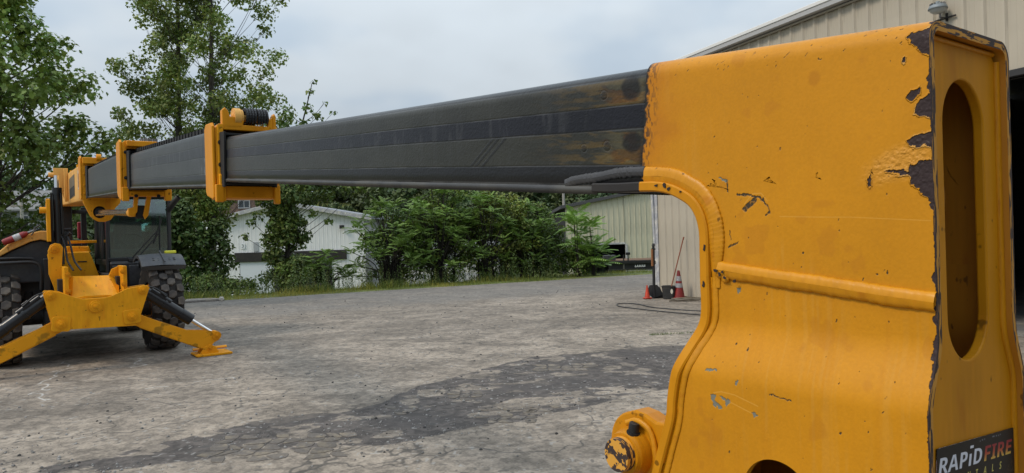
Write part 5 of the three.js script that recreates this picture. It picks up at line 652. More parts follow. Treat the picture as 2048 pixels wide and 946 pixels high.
  { const L = []; for (let i = 0; i < 10; i++) L.push(box(0.008, 0.03, 0.03, -0.03 + i * 0.014, 2.612 + (i % 2) * 0.004, 4.50, 0)); part(c2, 'chain_anchor', L, M.steel); }
  part(c2, 'wear_pad', [box(0.012, 0.32, 0.32, -0.1445, 2.35, 4.50, 0.002, [0.07, 0, 0]), box(0.012, 0.32, 0.32, 0.1445, 2.35, 4.50, 0.002, [0.07, 0, 0]), box(0.28, 0.012, 0.3, 0, 2.185, 4.50, 0.002, [0.07, 0, 0]), box(0.26, 0.02, 0.1, 0, 2.512, 4.43, 0.002)], M.dark);
  // collar 1
  const c1 = part(TEL, 'boom_collar', [frameGeo(0.205, 2.29, 2.80, 0.168, 2.32, 2.70, 1.05, 1.22), prismX([[0.98, 2.30], [1.19, 2.28], [1.22, 2.30], [1.22, 2.79], [1.19, 2.82], [1.02, 2.82], [0.98, 2.78]], -0.226, -0.206, 0.006), prismX([[0.98, 2.30], [1.19, 2.28], [1.22, 2.30], [1.22, 2.79], [1.19, 2.82], [1.02, 2.82], [0.98, 2.78]], 0.206, 0.226, 0.006)], M.yellowDeep, 'outer collar with a round cylinder eye below');
  part(c1, 'cylinder_eye', [prism([[-0.215, 2.31], [-0.20, 2.24], [-0.13, 2.08], [-0.09, 2.035], [-0.04, 2.008], [0.03, 2.005], [0.09, 2.03], [0.125, 2.08], [0.14, 2.17], [0.20, 2.24], [0.21, 2.31]].reverse(), 1.15, 1.215, 0.006, [Array.from({ length: 20 }, (_, k) => [-0.03 + 0.078 * Math.cos(k * 0.31416), 2.125 + 0.082 * Math.sin(k * 0.31416)]).reverse()])], M.yellowDeep);
  part(c1, 'eye_bush', [cyl([-0.03, 2.125, 1.0], [-0.03, 2.125, 1.19], 0.078, 0.078, 24), cyl([-0.03, 2.125, 1.19], [-0.03, 2.125, 1.225], 0.055, 0.05, 24)], M.dark);
  part(c1, 'crossbar', [box(0.30, 0.08, 0.05, -0.05, 2.76, 1.235, 0.01), cyl([-0.05, 2.80, 1.24], [0.0, 2.80, 1.24], 0.045, 0.045, 16)], M.yellowDeep);
  part(c1, 'wear_pad', [box(0.012, 0.39, 0.36, -0.1665, 2.49, 1.22, 0.002), box(0.012, 0.39, 0.36, 0.1665, 2.49, 1.22, 0.002), box(0.30, 0.02, 0.1, 0, 2.69, 1.12, 0.002), box(0.30, 0.015, 0.12, 0, 2.307, 1.14, 0.002)], M.dark);
  for (const y of [2.72, 2.6, 2.46, 2.36]) part(c1, 'bolt', hexBolt(-0.186, y, 1.222, 0.011, 0.01), M.yellow);
  const ext = part(TEL, 'boom_cylinder', [cyl([-0.03, 2.125, 1.22], [-0.10, 1.985, 4.38], 0.031, 0.031, 20)], M.chrome, 'bright chrome rod under the boom'); part(ext, 'rod_end', cyl([-0.098, 1.989, 4.28], [-0.10, 1.984, 4.47], 0.036, 0.036, 18), M.yellow);
  part(ext, 'rod_guide', [cyl([-0.07, 2.09, 1.22], [-0.125, 1.985, 4.30], 0.012, 0.012, 10)], M.chrome);
  // rear of the outer section: gusset plates, decals
  part(s1, 'gusset', [prism([[-0.37, 2.90], [-0.36, 2.78], [-0.33, 2.66], [-0.275, 2.55], [-0.235, 2.42], [-0.18, 2.40], [-0.18, 2.90]].reverse(), -1.35, -1.30, 0.005), box(0.04, 0.5, 0.06, -0.22, 2.64, -1.22, 0.006), cyl([-0.43, 2.80, -1.35], [-0.36, 2.80, -1.35], 0.035, 0.035, 14)], M.yellowPale);
  part(s1, 'decal', [box(0.004, 0.30, 0.9, -0.189, 2.56, -0.55, 0)], std(lin(0.20, 0.16, 0.10), 0.5, 0, { map: T_GRIME }), 'faded brown decal'); part(s1, 'decal', [box(0.004, 0.25, 0.22, -0.1895, 2.58, 0.55, 0)], M.white, 'torn white decal'); part(s1, 'decal_print', [box(0.004, 0.13, 0.8, -0.192, 2.49, -0.55, 0), box(0.003, 0.18, 0.10, -0.192, 2.57, 0.56, 0)], M.grime);
  part(s1, 'top_bolt', [hexBolt(-0.15, 2.77, -0.5, 0.02, 0.03), cyl([-0.17, 2.76, -0.9], [-0.17, 2.83, -0.9], 0.014), cyl([-0.17, 2.74, 0.2], [-0.17, 2.81, 0.2], 0.014)], M.yellow);
}
// ================================================================ BOOM HEAD (part of the telehandler)
{
  const T1 = 10.977, HB = 1.06, Htop = t => 1.994 - 0.10 * (t - 10.526), RAD = 0.026, HWN = 0.121, TH = 0.012;
  const flare = h => 0.03 * (1 - sstep(1.462, 1.556, h)) * 1.0;
  const C = [[10.372, 1.7745], [10.44, 1.770], [10.493, 1.768], [10.535, 1.765], [10.562, 1.759], [10.585, 1.749], [10.604, 1.737], [10.616, 1.720], [10.6225, 1.697], [10.623, 1.66], [10.6225, 1.62], [10.621, 1.556], [10.602, 1.512], [10.583, 1.468], [10.572, 1.42], [10.569, 1.395], [10.549, 1.335], [10.532, 1.285], [10.505, 1.20], [10.49, 1.10], [10.485, 1.06]];
  const tL = h => { if (h > 1.790) return 10.492 + 0.020 * clamp((h - 1.79) / 0.19); let r = 10.49; for (let i = 2; i < C.length - 1; i++) { const [a, ha] = C[i], [b, hb] = C[i + 1]; if (h <= ha && h >= hb) { r = lerp(a, b, (ha - h) / (ha - hb + 1e-9)); break; } } if (h > 1.768) { r = lerp(10.545, 10.492, (h - 1.768) / 0.022); return r; } return r + 0.010; };
  // ---- painted steel: colour and relief laid out in side-view metres (u along the boom, v up the side and over the top)
  const W = 1024, H = 1536, U0 = 10.45, UL = 0.55, V0 = 1.06, VL = 1.15, SX = W / UL, SY = H / VL, X = t => (t - U0) * SX, Y = s => (s - V0) * SY;
  const pl = (c, L, close = true) => { c.beginPath(); L.forEach((p, i) => i ? c.lineTo(X(p[0]), Y(p[1])) : c.moveTo(X(p[0]), Y(p[1]))); if (close) c.closePath(); };
  const chips = [[[10.951, 1.934], [10.958, 1.937], [10.967, 1.937], [10.985, 1.937], [10.985, 1.905], [10.968, 1.905], [10.961, 1.916], [10.954, 1.922]], [[10.949, 1.856], [10.955, 1.866], [10.967, 1.865], [10.965, 1.860], [10.955, 1.850]], [[10.958, 1.836], [10.964, 1.852], [10.985, 1.855], [10.985, 1.828], [10.962, 1.831]], [[10.948, 1.800], [10.957, 1.808], [10.985, 1.808], [10.985, 1.781], [10.969, 1.793], [10.951, 1.795]], [[10.896, 1.756], [10.901, 1.762], [10.900, 1.749], [10.897, 1.748]], [[10.919, 1.767], [10.924, 1.770], [10.931, 1.766], [10.948, 1.762], [10.951, 1.771], [10.965, 1.775], [10.985, 1.772], [10.985, 1.724], [10.965, 1.732], [10.960, 1.743], [10.950, 1.748], [10.950, 1.758], [10.937, 1.762]], [[10.945, 1.905], [10.949, 1.906], [10.948, 1.899], [10.945, 1.898]]];
  const edgeM = mask(W, H, c => { c.fillStyle = '#fff'; for (const p of chips) { pl(c, p); c.fill(); } });
  const grey = mask(W, H, c => { c.fillStyle = '#fff'; c.strokeStyle = '#fff'; c.lineCap = 'round'; for (const p of [[[10.653, 1.440], [10.665, 1.443], [10.664, 1.433], [10.677, 1.425], [10.671, 1.416], [10.660, 1.422]], [[10.672, 1.441], [10.683, 1.439], [10.692, 1.433], [10.686, 1.427]], [[10.699, 1.470], [10.710, 1.469], [10.704, 1.463]], [[10.728, 1.428], [10.740, 1.426], [10.733, 1.420]], [[10.688, 1.610], [10.697, 1.607], [10.690, 1.596]]]) { pl(c, p); c.fill(); } c.lineWidth = 5; for (const p of [[[10.647, 1.4765], [10.664, 1.476]], [[10.661, 1.780], [10.672, 1.774]]]) { pl(c, p, false); c.stroke(); } });
  const dkl = mask(W, H, c => { c.strokeStyle = '#fff'; c.lineCap = 'round'; const ln = (w, L) => { c.lineWidth = w; pl(c, L, false); c.stroke(); }; ln(4.5, [[10.693, 1.751], [10.722, 1.747], [10.734, 1.743], [10.744, 1.732], [10.749, 1.720]]); ln(4, [[10.749, 1.722], [10.742, 1.716]]); ln(11, [[10.705, 1.727], [10.725, 1.741]]); ln(4, [[10.674, 1.669], [10.690, 1.676]]); ln(3, [[10.677, 1.694], [10.679, 1.680]]); ln(2.5, [[10.761, 1.456], [10.795, 1.453]]); ln(3, [[10.673, 1.773], [10.676, 1.756]]); for (const [a, b] of [[10.712, 1.514], [10.686, 1.355], [10.866, 1.422], [10.904, 1.633], [10.769, 1.812], [10.919, 1.636], [10.74, 1.60], [10.80, 1.66], [10.69, 1.52]]) ln(4.5, [[a, b], [a + 0.0006, b + 0.001]]); const r = rng(31); for (let k = 0; k < 44; k++) { const t = 10.53 + 0.42 * r(), s = Htop(t) - 0.035 + 0.045 * r(), L = 0.001 + 0.007 * r() * r(), a = 0.4 + r() * 0.9 * (r() < 0.3 ? -1 : 1); ln(0.8 + 1.2 * r(), [[t, s], [t + L, s + L * a]]); } for (let k = 0; k < 70; k++) { const t = 10.63 + 0.34 * r(), s = 1.30 + 0.66 * r(); ln(1 + 1.2 * r(), [[t, s], [t + 0.0012 * r(), s + 0.002 * r()]]); } });
  const pale = mask(W, H, c => { c.strokeStyle = '#fff'; c.lineCap = 'round'; const ln = (w, L) => { c.lineWidth = w; pl(c, L, false); c.stroke(); }; ln(1.4, [[10.765, 1.714], [10.82, 1.711], [10.871, 1.709], [10.973, 1.701]]); ln(2, [[10.66, 1.443], [10.675, 1.447], [10.70, 1.446], [10.74, 1.436]]); ln(2, [[10.705, 1.735], [10.72, 1.750], [10.735, 1.750], [10.745, 1.738]]); ln(2, [[10.690, 1.434], [10.728, 1.424]]); });
  const hgt = new Uint8Array(W * H);
  const col = pixelTex(W, H, (px, py, o) => {
    const t = U0 + px / SX, s = V0 + py / SY, jx = (fbm(t * 90, s * 90, 4, 1024, 3) - 0.5), jy = (fbm(t * 90 + 50, s * 90 + 50, 4, 1024, 4) - 0.5), jf = (fbm(t * 260, s * 260, 2, 1024, 8) - 0.5);
    const S = (m, k = 14) => { const x = clamp(Math.round(px + jx * k + jf * 5), 0, W - 1), y = clamp(Math.round(py + jy * k + jf * 5), 0, H - 1); return m[(y * W + x) * 4] / 255; };
    const drip = fbm(t * 60, s * 4.5, 5, 1024, 12), cl = fbm(t * 11, s * 11, 4, 1024, 15), fine = fbm(t * 320, s * 320, 2, 1024, 18);
    let r = 0.62, g = 0.262, b = 0.006, h = 128 + 5 * (fine - 0.5) + 14 * (cl - 0.5);
    const dd = sstep(0.5, 0.8, drip) * 0.20 * sstep(0.35, 0.6, fbm(t * 22 + 5, s * 3, 2, 1024, 77)); r *= 1 - 0.16 * dd; g *= 1 - 0.26 * dd; b *= 1 - 0.3 * dd;
    const pd = sstep(0.52, 0.70, fbm(t * 150, s * 7, 4, 1024, 14)) * sstep(0.40, 0.60, fbm(t * 9, s * 7, 2, 1024, 79)) * 0.11; r += 0.03 * pd; g += 0.14 * pd; b += 0.09 * pd;
    const tone = 0.93 + 0.16 * (cl - 0.5) + 0.10 * (fine - 0.5); r *= tone; g *= tone; b *= tone;
    const ov = sstep(10.60, 10.505, t + 0.05 * (fbm(t * 8, s * 22, 3, 1024, 26) - 0.5) * 2) * sstep(1.76, 1.84, s); r = lerp(r, 0.50, ov * 0.6); g = lerp(g, 0.165, ov * 0.6); b = lerp(b, 0.004, ov * 0.6);
    const stn = sstep(0.68, 0.76, fbm(t * 30, s * 24, 3, 1024, 33)) * 0.35; r = lerp(r, 0.46, stn); g = lerp(g, 0.175, stn); b = lerp(b, 0.008, stn);
    const kd = Math.hypot(t - 10.825, (s - 1.904) * 0.8); if (kd < 0.011) { const q = sstep(0.011, 0.006, kd) * 0.5; r = lerp(r, 0.43, q); g = lerp(g, 0.16, q); b = lerp(b, 0.006, q); }
    // flaked, blistered patch beside the large chips
    const fk = sstep(0.055, 0.02, Math.hypot((t - 10.938) * 0.9, (s - 1.776 + 0.25 * (t - 10.938) * -1) * 1.9) + jx * 0.02); if (fk > 0) { const bl = fbm(t * 240, s * 240, 3, 1024, 37); h += fk * 130 * (bl - 0.42); r = lerp(r, 0.62, fk * 0.5); g = lerp(g, 0.30, fk * 0.5); b = lerp(b, 0.05, fk * 0.5); }
    const rag = 0.0012 + 0.0055 * sstep(0.52, 0.8, fbm(s * 46, 5, 5, 1024, 41)) + 0.002 * jf; const ed = t > T1 - rag ? 1 : 0;
    let c = Math.max(S(edgeM) > 0.5 ? 1 : 0, ed); if (!c) { const X0 = clamp(Math.round(px + jx * 14 + jf * 5), 6, W - 7), Y0 = clamp(Math.round(py + jy * 14 + jf * 5), 6, H - 7); let nb = 0; for (const [dx, dy] of [[3, 0], [-3, 0], [0, 3], [0, -3]]) if (edgeM[((Y0 + dy) * W + X0 + dx) * 4] > 127) nb = 1; if (nb) { h += 70; const q = 0.5 * sstep(0.42, 0.6, fbm(t * 70, s * 70, 2, 1024, 83)); r = lerp(r, 0.74, q); g = lerp(g, 0.44, q); b = lerp(b, 0.14, q); } }
    if (c) { r = 0.036 * (0.8 + 0.5 * fine); g = 0.023 * (0.8 + 0.5 * fine); b = 0.024 * (0.8 + 0.5 * fine); h -= 75 - 50 * fine; }
    const gr = S(grey, 16); if (gr > 0.5) { r = 0.20; g = 0.20; b = 0.17; h -= 40; }
    const dl = S(dkl, 5) * (0.6 + 0.4 * sstep(0.3, 0.5, fine)); if (dl > 0) { r = lerp(r, 0.055, dl); g = lerp(g, 0.04, dl); b = lerp(b, 0.025, dl); h -= 45 * dl; }
    const pq = pale[(py * W + px) * 4] / 255 * 0.28; r = lerp(r, 0.86, pq); g = lerp(g, 0.5, pq); b = lerp(b, 0.12, pq);
    // dark grease sprayed over the joint with the boom
    const jt = 10.494 + 0.025 * clamp((s - 1.80) / 0.185) + 0.008 * (fbm(s * 38, 9, 4, 1024, 51) - 0.5) * 2 + 0.02 * jx + (s > 1.955 ? -0.004 : 0) - (s < 1.83 && s > 1.79 ? 0.002 : 0); const gz = s > 1.787 ? sstep(jt + 0.004, jt - 0.004, t) : 0, dust2 = s > 1.787 ? sstep(jt + 0.030, jt, t) * sstep(0.50, 0.62, fbm(t * 300, s * 120, 3, 1024, 55)) * 0.8 : 0;
    const q2 = Math.max(gz, dust2); r = lerp(r, 0.020, q2); g = lerp(g, 0.019, q2); b = lerp(b, 0.019, q2); h -= gz * 40;
    o[0] = 255 * Math.pow(clamp(r), 1 / 2.2); o[1] = 255 * Math.pow(clamp(g), 1 / 2.2); o[2] = 255 * Math.pow(clamp(b), 1 / 2.2); hgt[py * W + px] = clamp(h, 0, 255);
  });
  const bmp = pixelTex(W, H, (x, y, o) => { o[0] = o[1] = o[2] = hgt[y * W + x]; }, false);
  const rgh = pixelTex(W, H, (x, y, o) => { const k = hgt[y * W + x]; o[0] = 0; o[1] = k < 90 ? 190 : 100 + 30 * fbm(x / 60, y / 60, 3, 256, 3); o[2] = 0; }, false);
  for (const t of [col, bmp, rgh]) { t.wrapS = t.wrapT = THREE.ClampToEdgeWrapping; }
  const paint = satin(lin(1, 1, 1), 1, { map: col, bumpMap: bmp, bumpScale: 0.005, roughnessMap: rgh }); const plain = satin(lin(0.57, 0.235, 0.006), 0.42, { map: tint(T_PAINT, 2), bumpMap: T_FINE, bumpScale: 0.0005 });
  // ---- folded side plates and top as one shell
  const NS = 150, NA = 7, NT = 8, NU = 110, HC = [10.768, 1.305], HR = 0.058;
  const rows = []; for (let k = 0; k <= NS; k++) rows.push(['n', k / NS]); for (let k = 1; k <= NA; k++) rows.push(['a', k / NA]); for (let k = 1; k <= NT; k++) rows.push(['t', k / NT]); for (let k = 1; k <= NA; k++) rows.push(['b', k / NA]); for (let k = 1; k <= NS; k += 3) rows.push(['f', k / NS]); rows.push(['f', 1]);
  const shell = (off) => {
    const R = RAD - off, hw = HWN - off;
    const fn = (u, v, i, j) => {
      const [kind, f] = rows[j]; let hN = kind === 'n' ? lerp(HB, 1.94, f) : kind === 'f' ? lerp(1.94, HB, f) : 2; let t = lerp(kind === 'n' || kind === 'f' ? tL(hN) : 10.512, T1, u); const base = Htop(t) - RAD; let x, h, s; const arcL = RAD * 1.5708;
      if (kind === 'n') { h = lerp(HB, base, f); t = lerp(tL(h), T1, u); x = -hw - flare(h); s = h; }
      else if (kind === 'a') { const a = Math.PI - f * Math.PI / 2; x = -HWN + RAD + R * Math.cos(a); h = base + R * Math.sin(a); s = base + arcL * f; }
      else if (kind === 't') { x = lerp(-HWN + RAD, HWN - RAD, f); h = base + R; s = base + arcL + (2 * HWN - 2 * RAD) * f; }
      else if (kind === 'b') { const a = Math.PI / 2 - f * Math.PI / 2; x = HWN - RAD + R * Math.cos(a); h = base + R * Math.sin(a); s = base + arcL + 0.19 + arcL * f; }
      else { h = lerp(base, HB, f); t = lerp(tL(h), T1, u); x = hw + flare(h); s = h; }
      if (kind === 'n' || kind === 'f') { const d = Math.hypot(t - HC[0], h - HC[1]); if (d < HR * 1.06 && d > HR * 0.5) { const k = HR / d; t = HC[0] + (t - HC[0]) * k; h = HC[1] + (h - HC[1]) * k; } }
      return [x, h, t, (t - U0) / UL, (s - V0) / VL];
    };
    const skip = (i, j) => { const k0 = rows[j][0]; if (k0 !== 'n' && k0 !== 'f') return false; let c = 0; for (const [a, b] of [[i, j], [i + 1, j], [i, j + 1], [i + 1, j + 1]]) { const p = fn(a / NU, 0, a, b); if (Math.hypot(p[2] - HC[0], p[1] - HC[1]) <= HR * 1.002) c++; } return c === 4; };
    return grid(NU, rows.length - 1, fn, skip);
  };
  const outer = shell(0), inner = shell(TH);
  { const ix = inner.index.array; for (let i = 0; i < ix.length; i += 3) { const q = ix[i]; ix[i] = ix[i + 1]; ix[i + 1] = q; } inner.computeVertexNormals(); }
  const head = part(TEL, 'boom_head', outer, paint, 'big yellow steel head at the end of the boom, paint flaking off its edge');
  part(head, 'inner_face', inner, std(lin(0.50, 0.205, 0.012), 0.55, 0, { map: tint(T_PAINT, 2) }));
  // cut edge facing front: paint worn to dark primer
  const tEdge = pixelTex(256, 1024, (x, y, o) => { const n = fbm(y / 26, x / 60, 4, 512, 61), c = sstep(0.46, 0.52, n + 0.12 * (x < 90 ? 1 : -0.7)); const p = [0.036, 0.023, 0.024], q = [0.56, 0.26, 0.03]; for (let i = 0; i < 3; i++) o[i] = 255 * Math.pow(lerp(q[i], p[i], c), 1 / 2.2); });
  { const P = new THREE.BufferGeometry(), po = outer.attributes.position, pi = inner.attributes.position, f = [], uv = []; let s = 0; for (let j = 0; j < rows.length - 1; j++) { const a = j * (NU + 1) + NU, b = a + NU + 1, A = V().fromBufferAttribute(po, a), B = V().fromBufferAttribute(po, b), D = V().fromBufferAttribute(pi, a), E = V().fromBufferAttribute(pi, b), d = A.distanceTo(B); for (const [q, u, v] of [[A, 0, s], [D, 1, s], [E, 1, s + d], [A, 0, s], [E, 1, s + d], [B, 0, s + d]]) { f.push(q.x, q.y, q.z); uv.push(u, v * 1.2); } s += d; } P.setAttribute('position', new THREE.Float32BufferAttribute(f, 3)); P.setAttribute('uv', new THREE.Float32BufferAttribute(uv, 2)); P.computeVertexNormals(); part(head, 'cut_edge', P, std(lin(1, 1, 1), 0.7, 0, { map: tEdge, side: THREE.DoubleSide }), 'chipped front edge of the head'); }
  // hole collars through both sides
  for (const s of [-1, 1]) { const x = s * (HWN + 0.03); const g = new THREE.CylinderGeometry(HR, HR, TH * 1.0, 48, 1, true); g.rotateZ(Math.PI / 2); g.translate(x - s * TH / 2, HC[1], HC[0]); part(head, 'hole_rim', g, std(lin(0.7, 0.32, 0.02), 0.5, 0, { side: THREE.DoubleSide })); }
  // ---- recessed end plate with the long slot
  { const pts = [], zf = T1 - 0.013; const ht = Htop(T1) - TH - 0.002; const wi = h => HWN - TH + flare(h) - 0.0005; for (let k = 0; k <= 30; k++) { const h = lerp(HB, ht - 0.014, k / 30); pts.push([wi(h), h]); } pts.push([HWN - TH - 0.014, ht]); pts.push([-(HWN - TH - 0.014), ht]); for (let k = 30; k >= 0; k--) { const h = lerp(HB, ht - 0.014, k / 30); pts.push([-wi(h), h]); }
    const slot = []; const R = 0.0615, a0 = 1.826, b0 = 1.575; for (let k = 0; k <= 24; k++) { const a = Math.PI * k / 24; slot.push([0.002 + R * Math.cos(a), a0 + R * Math.sin(a)]); } for (let k = 0; k <= 24; k++) { const a = Math.PI + Math.PI * k / 24; slot.push([0.002 + R * Math.cos(a), b0 + R * Math.sin(a)]); }
    part(head, 'end_plate', prism(pts, zf - 0.014, zf, 0.0025, [slot]), satin(lin(0.55, 0.23, 0.005), 0.5, { map: tint(T_PAINT, 2.2), bumpMap: T_FINE, bumpScale: 0.0008 }), 'end plate with a long slot');
    const wl = (s) => { const L = []; for (let k = 0; k <= 40; k++) { const h = lerp(1.2, ht - 0.012, k / 40); L.push([s * (wi(h) - 0.002), h, zf + 0.0005]); } return L; }; part(head, 'weld_bead', [tube(wl(-1), 0.005, 6, 80), tube(wl(1), 0.0055, 6, 80), tube([[-(HWN - TH - 0.01), ht - 0.002, zf], [HWN - TH - 0.01, ht - 0.002, zf]], 0.0035, 6, 30)], plain);
    // things seen inside
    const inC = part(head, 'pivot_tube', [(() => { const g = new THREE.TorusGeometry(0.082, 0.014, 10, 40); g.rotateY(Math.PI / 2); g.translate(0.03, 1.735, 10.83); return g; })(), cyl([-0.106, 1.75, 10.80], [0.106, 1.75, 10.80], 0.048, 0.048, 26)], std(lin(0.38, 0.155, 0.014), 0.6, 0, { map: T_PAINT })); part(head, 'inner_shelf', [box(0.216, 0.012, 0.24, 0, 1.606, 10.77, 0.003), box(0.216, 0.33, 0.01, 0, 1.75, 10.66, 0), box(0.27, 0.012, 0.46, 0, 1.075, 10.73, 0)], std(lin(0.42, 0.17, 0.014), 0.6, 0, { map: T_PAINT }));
    // sticker
    const cv = document.createElement('canvas'); cv.width = 1024; cv.height = 272; const c = cv.getContext('2d'); c.fillStyle = '#08080c'; c.fillRect(0, 0, 1024, 272); c.save(); c.translate(0, 8); c.rotate(0.012); c.transform(1, 0, -0.22, 1, 0, 0); c.font = 'bold 118px sans-serif'; c.textBaseline = 'alphabetic';
    const put = (t, x, y, w, fill) => { c.save(); c.translate(x, y); const m = c.measureText(t).width; c.scale(w / m, 1); c.fillStyle = fill; c.fillText(t, 0, 0); c.restore(); };
    put('RAP\u0131D', 30, 128, 552, '#d2d5e2'); c.fillStyle = '#d2d5e2'; c.fillRect(404, 20, 44, 15);
    const gr = c.createLinearGradient(0, -88, 0, 0); gr.addColorStop(0, '#8a1d30'); gr.addColorStop(0.5, '#a8442e'); gr.addColorStop(1, '#cfae4a'); put('FIRE', 590, 128, 404, gr); c.restore();
    c.save(); c.translate(0, 8); c.rotate(0.012); c.transform(1, 0, -0.18, 1, 0, 0); c.font = 'bold 58px sans-serif'; c.fillStyle = '#c2b65e'; ['R', 'E', 'N', 'T', 'A', 'L', 'S'].forEach((t, i) => c.fillText(t, 176 + i * 108, 200)); c.restore();
    c.fillStyle = '#6c6e7a'; const r = rng(4); for (const [x, w] of [[520, 10], [548, 16], [580, 10], [690, 30], [738, 16], [772, 12], [796, 10]]) c.fillRect(x, 16 + 6 * (r() - 0.5), w, 8); c.fillStyle = 'rgba(110,85,40,0.5)'; for (let k = 0; k < 24; k++) c.fillRect(880 + 110 * r(), 180 + 80 * r(), 3 + 8 * r(), 2 + 12 * r());
    const nt = new THREE.CanvasTexture(cv); nt.colorSpace = THREE.SRGBColorSpace; const fr = new THREE.BoxGeometry(0.246, 0.065, 0.0012); fr.rotateZ(-0.07); fr.translate(0.014, 1.3745, zf + 0.0018); part(head, 'sticker', fr, std(lin(1, 1, 1), 0.55, 0, { map: nt }), 'black sticker lettered RAPIDFIRE RENTALS');
  }
  // ---- thick wrapper plate that closes the underside and back of the head; its edge stands proud of the side
  const dense = []; { const c = new THREE.CatmullRomCurve3(C.map(p => V(p[0], p[1], 0)), false, 'centripetal'); for (let k = 0; k <= 160; k++) { const p = c.getPointAt(k / 160); dense.push([p.x, p.y]); } }
  const nrm = dense.map((p, i) => { const a = dense[Math.max(0, i - 2)], b = dense[Math.min(dense.length - 1, i + 2)], dx = b[0] - a[0], dy = b[1] - a[1], l = Math.hypot(dx, dy); return [-dy / l, dx / l]; });  // towards the head
  const PT = 0.0175, strip = (k0, k1, mat, name, label) => {
    const n = k1 - k0, sec = (i) => { const [t, h] = dense[k0 + i], [a, b] = nrm[k0 + i], w = HWN + flare(h) + 0.011, t2 = t + a * PT, h2 = h + b * PT, e = 0.0025; return [[-w + e, h, t], [-w, h + b * e, t + a * e], [-w, h2 - b * e, t2 - a * e], [-w + e, h2, t2], [w - e, h2, t2], [w, h2 - b * e, t2 - a * e], [w, h + b * e, t + a * e], [w - e, h, t], [-w + e, h, t]]; };
    const g0 = grid(8, n, (u, v, i, j) => { const q = sec(j)[i]; return [q[0], q[1], q[2]]; });
    const m = part(head, name, boxUV(toCreasedNormals(g0, 0.6)), mat, label); return m;
  };
  const kDark = dense.findIndex(p => p[0] > 10.492), pw = satin(lin(0.60, 0.25, 0.006), 0.42, { map: tint(T_PAINT, 2), bumpMap: T_FINE, bumpScale: 0.0006, side: THREE.DoubleSide });
  strip(kDark, 160, pw, 'wrapper_plate', 'thick curved plate along the back of the head'); strip(0, kDark, std(lin(0.028, 0.022, 0.02), 0.6, 0, { map: T_GRIME, bumpMap: T_FINE, bumpScale: 0.002, side: THREE.DoubleSide }), 'wrapper_tail', 'blackened end of the wrapper plate under the boom');
  // rippled weld beads
  const bead = (path, r, seed, pitch = 0.0075, flat = 0.75, amp = 0.08, taper = 0) => {   // path: [x, h, t]; shingled ripples like laid weld metal
    const c = new THREE.CatmullRomCurve3(path.map(p => V(...p))), L = c.getLength(), n = Math.round(L / 0.0016), P = [], T = []; for (let j = 0; j <= n; j++) { P.push(c.getPointAt(j / n)); T.push(c.getTangentAt(j / n)); } const rr = rng(seed), seg = 12;
    return grid(seg, n, (u, v, i, j) => { const a = u * 6.2832, t = T[j], X1 = V(-1, 0, 0), Y1 = t.clone().cross(X1).normalize(); const s = v * L, ph = s / pitch + 0.9 * Math.cos(a) * Math.cos(a) + 1.6 * (fbm(s * 40, seed, 2) - 0.5), saw = ph - Math.floor(ph), k = 1 + (0.03 + amp * fbm(s * 25, 4, 2, 256, seed)) * (saw < 0.8 ? saw / 0.8 : (1 - saw) / 0.2) - 0.05 + 0.26 * (fbm(s * 30, a * 0.7 + 9, 3, 256, seed) - 0.5), q = r * k * (taper ? lerp(1, 0.42, sstep(0.72, 1, v)) : 1); return [P[j].x - q * flat * Math.cos(a), P[j].y + q * Math.sin(a) * Y1.y, P[j].z + q * Math.sin(a) * Y1.z, s, u * r * 6]; });
  };
  const along = (k0, k1, off, s) => { const L = []; for (let k = k0; k <= k1; k += 3) { const [t, h] = dense[k], [a, b] = nrm[k]; const hh = h + b * off; L.push([s * (HWN + flare(hh) + 0.001), hh, t + a * off]); } return L; };
  const bm = satin(lin(0.62, 0.266, 0.008), 0.38, { specularIntensity: 0.6, map: tint(T_PAINT, 3) });
  const kArch = dense.findIndex((p, i) => i > 40 && p[1] < 1.60), kLow = dense.findIndex(p => p[1] < 1.18), kJ = dense.findIndex(p => p[0] > 10.497);
  for (const s of [-1, 1]) { part(head, 'weld_bead', bead(along(kJ, kArch, PT + 0.0095, s), 0.0165, 7, 0.0075, 0.34, 0.07, 1), bm, s < 0 ? 'broad rippled weld round the arch' : undefined); part(head, 'weld_bead', bead(along(kArch - 4, kLow, PT + 0.004, s), 0.0075, 9, 0.016, 0.4), bm); }
  part(head, 'weld_bead', bead([[-0.122, 1.634, 10.655], [-0.122, 1.629, 10.70], [-0.122, 1.617, 10.82], [-0.122, 1.606, 10.92], [-0.121, 1.601, 10.9765]], 0.0132, 11, 0.02, 0.55), bm, 'long horizontal weld across the side');
  // weld spatter and dark chips on the crossing of the two welds
  part(head, 'weld_lump', [new THREE.SphereGeometry(0.010, 14, 10).scale(0.5, 1, 1.2).translate(-0.124, 1.630, 10.660), new THREE.SphereGeometry(0.008, 12, 8).scale(0.5, 1, 1).translate(-0.124, 1.621, 10.668)].map(g => { g.scale(1, 1, 1); return g; }), bm);
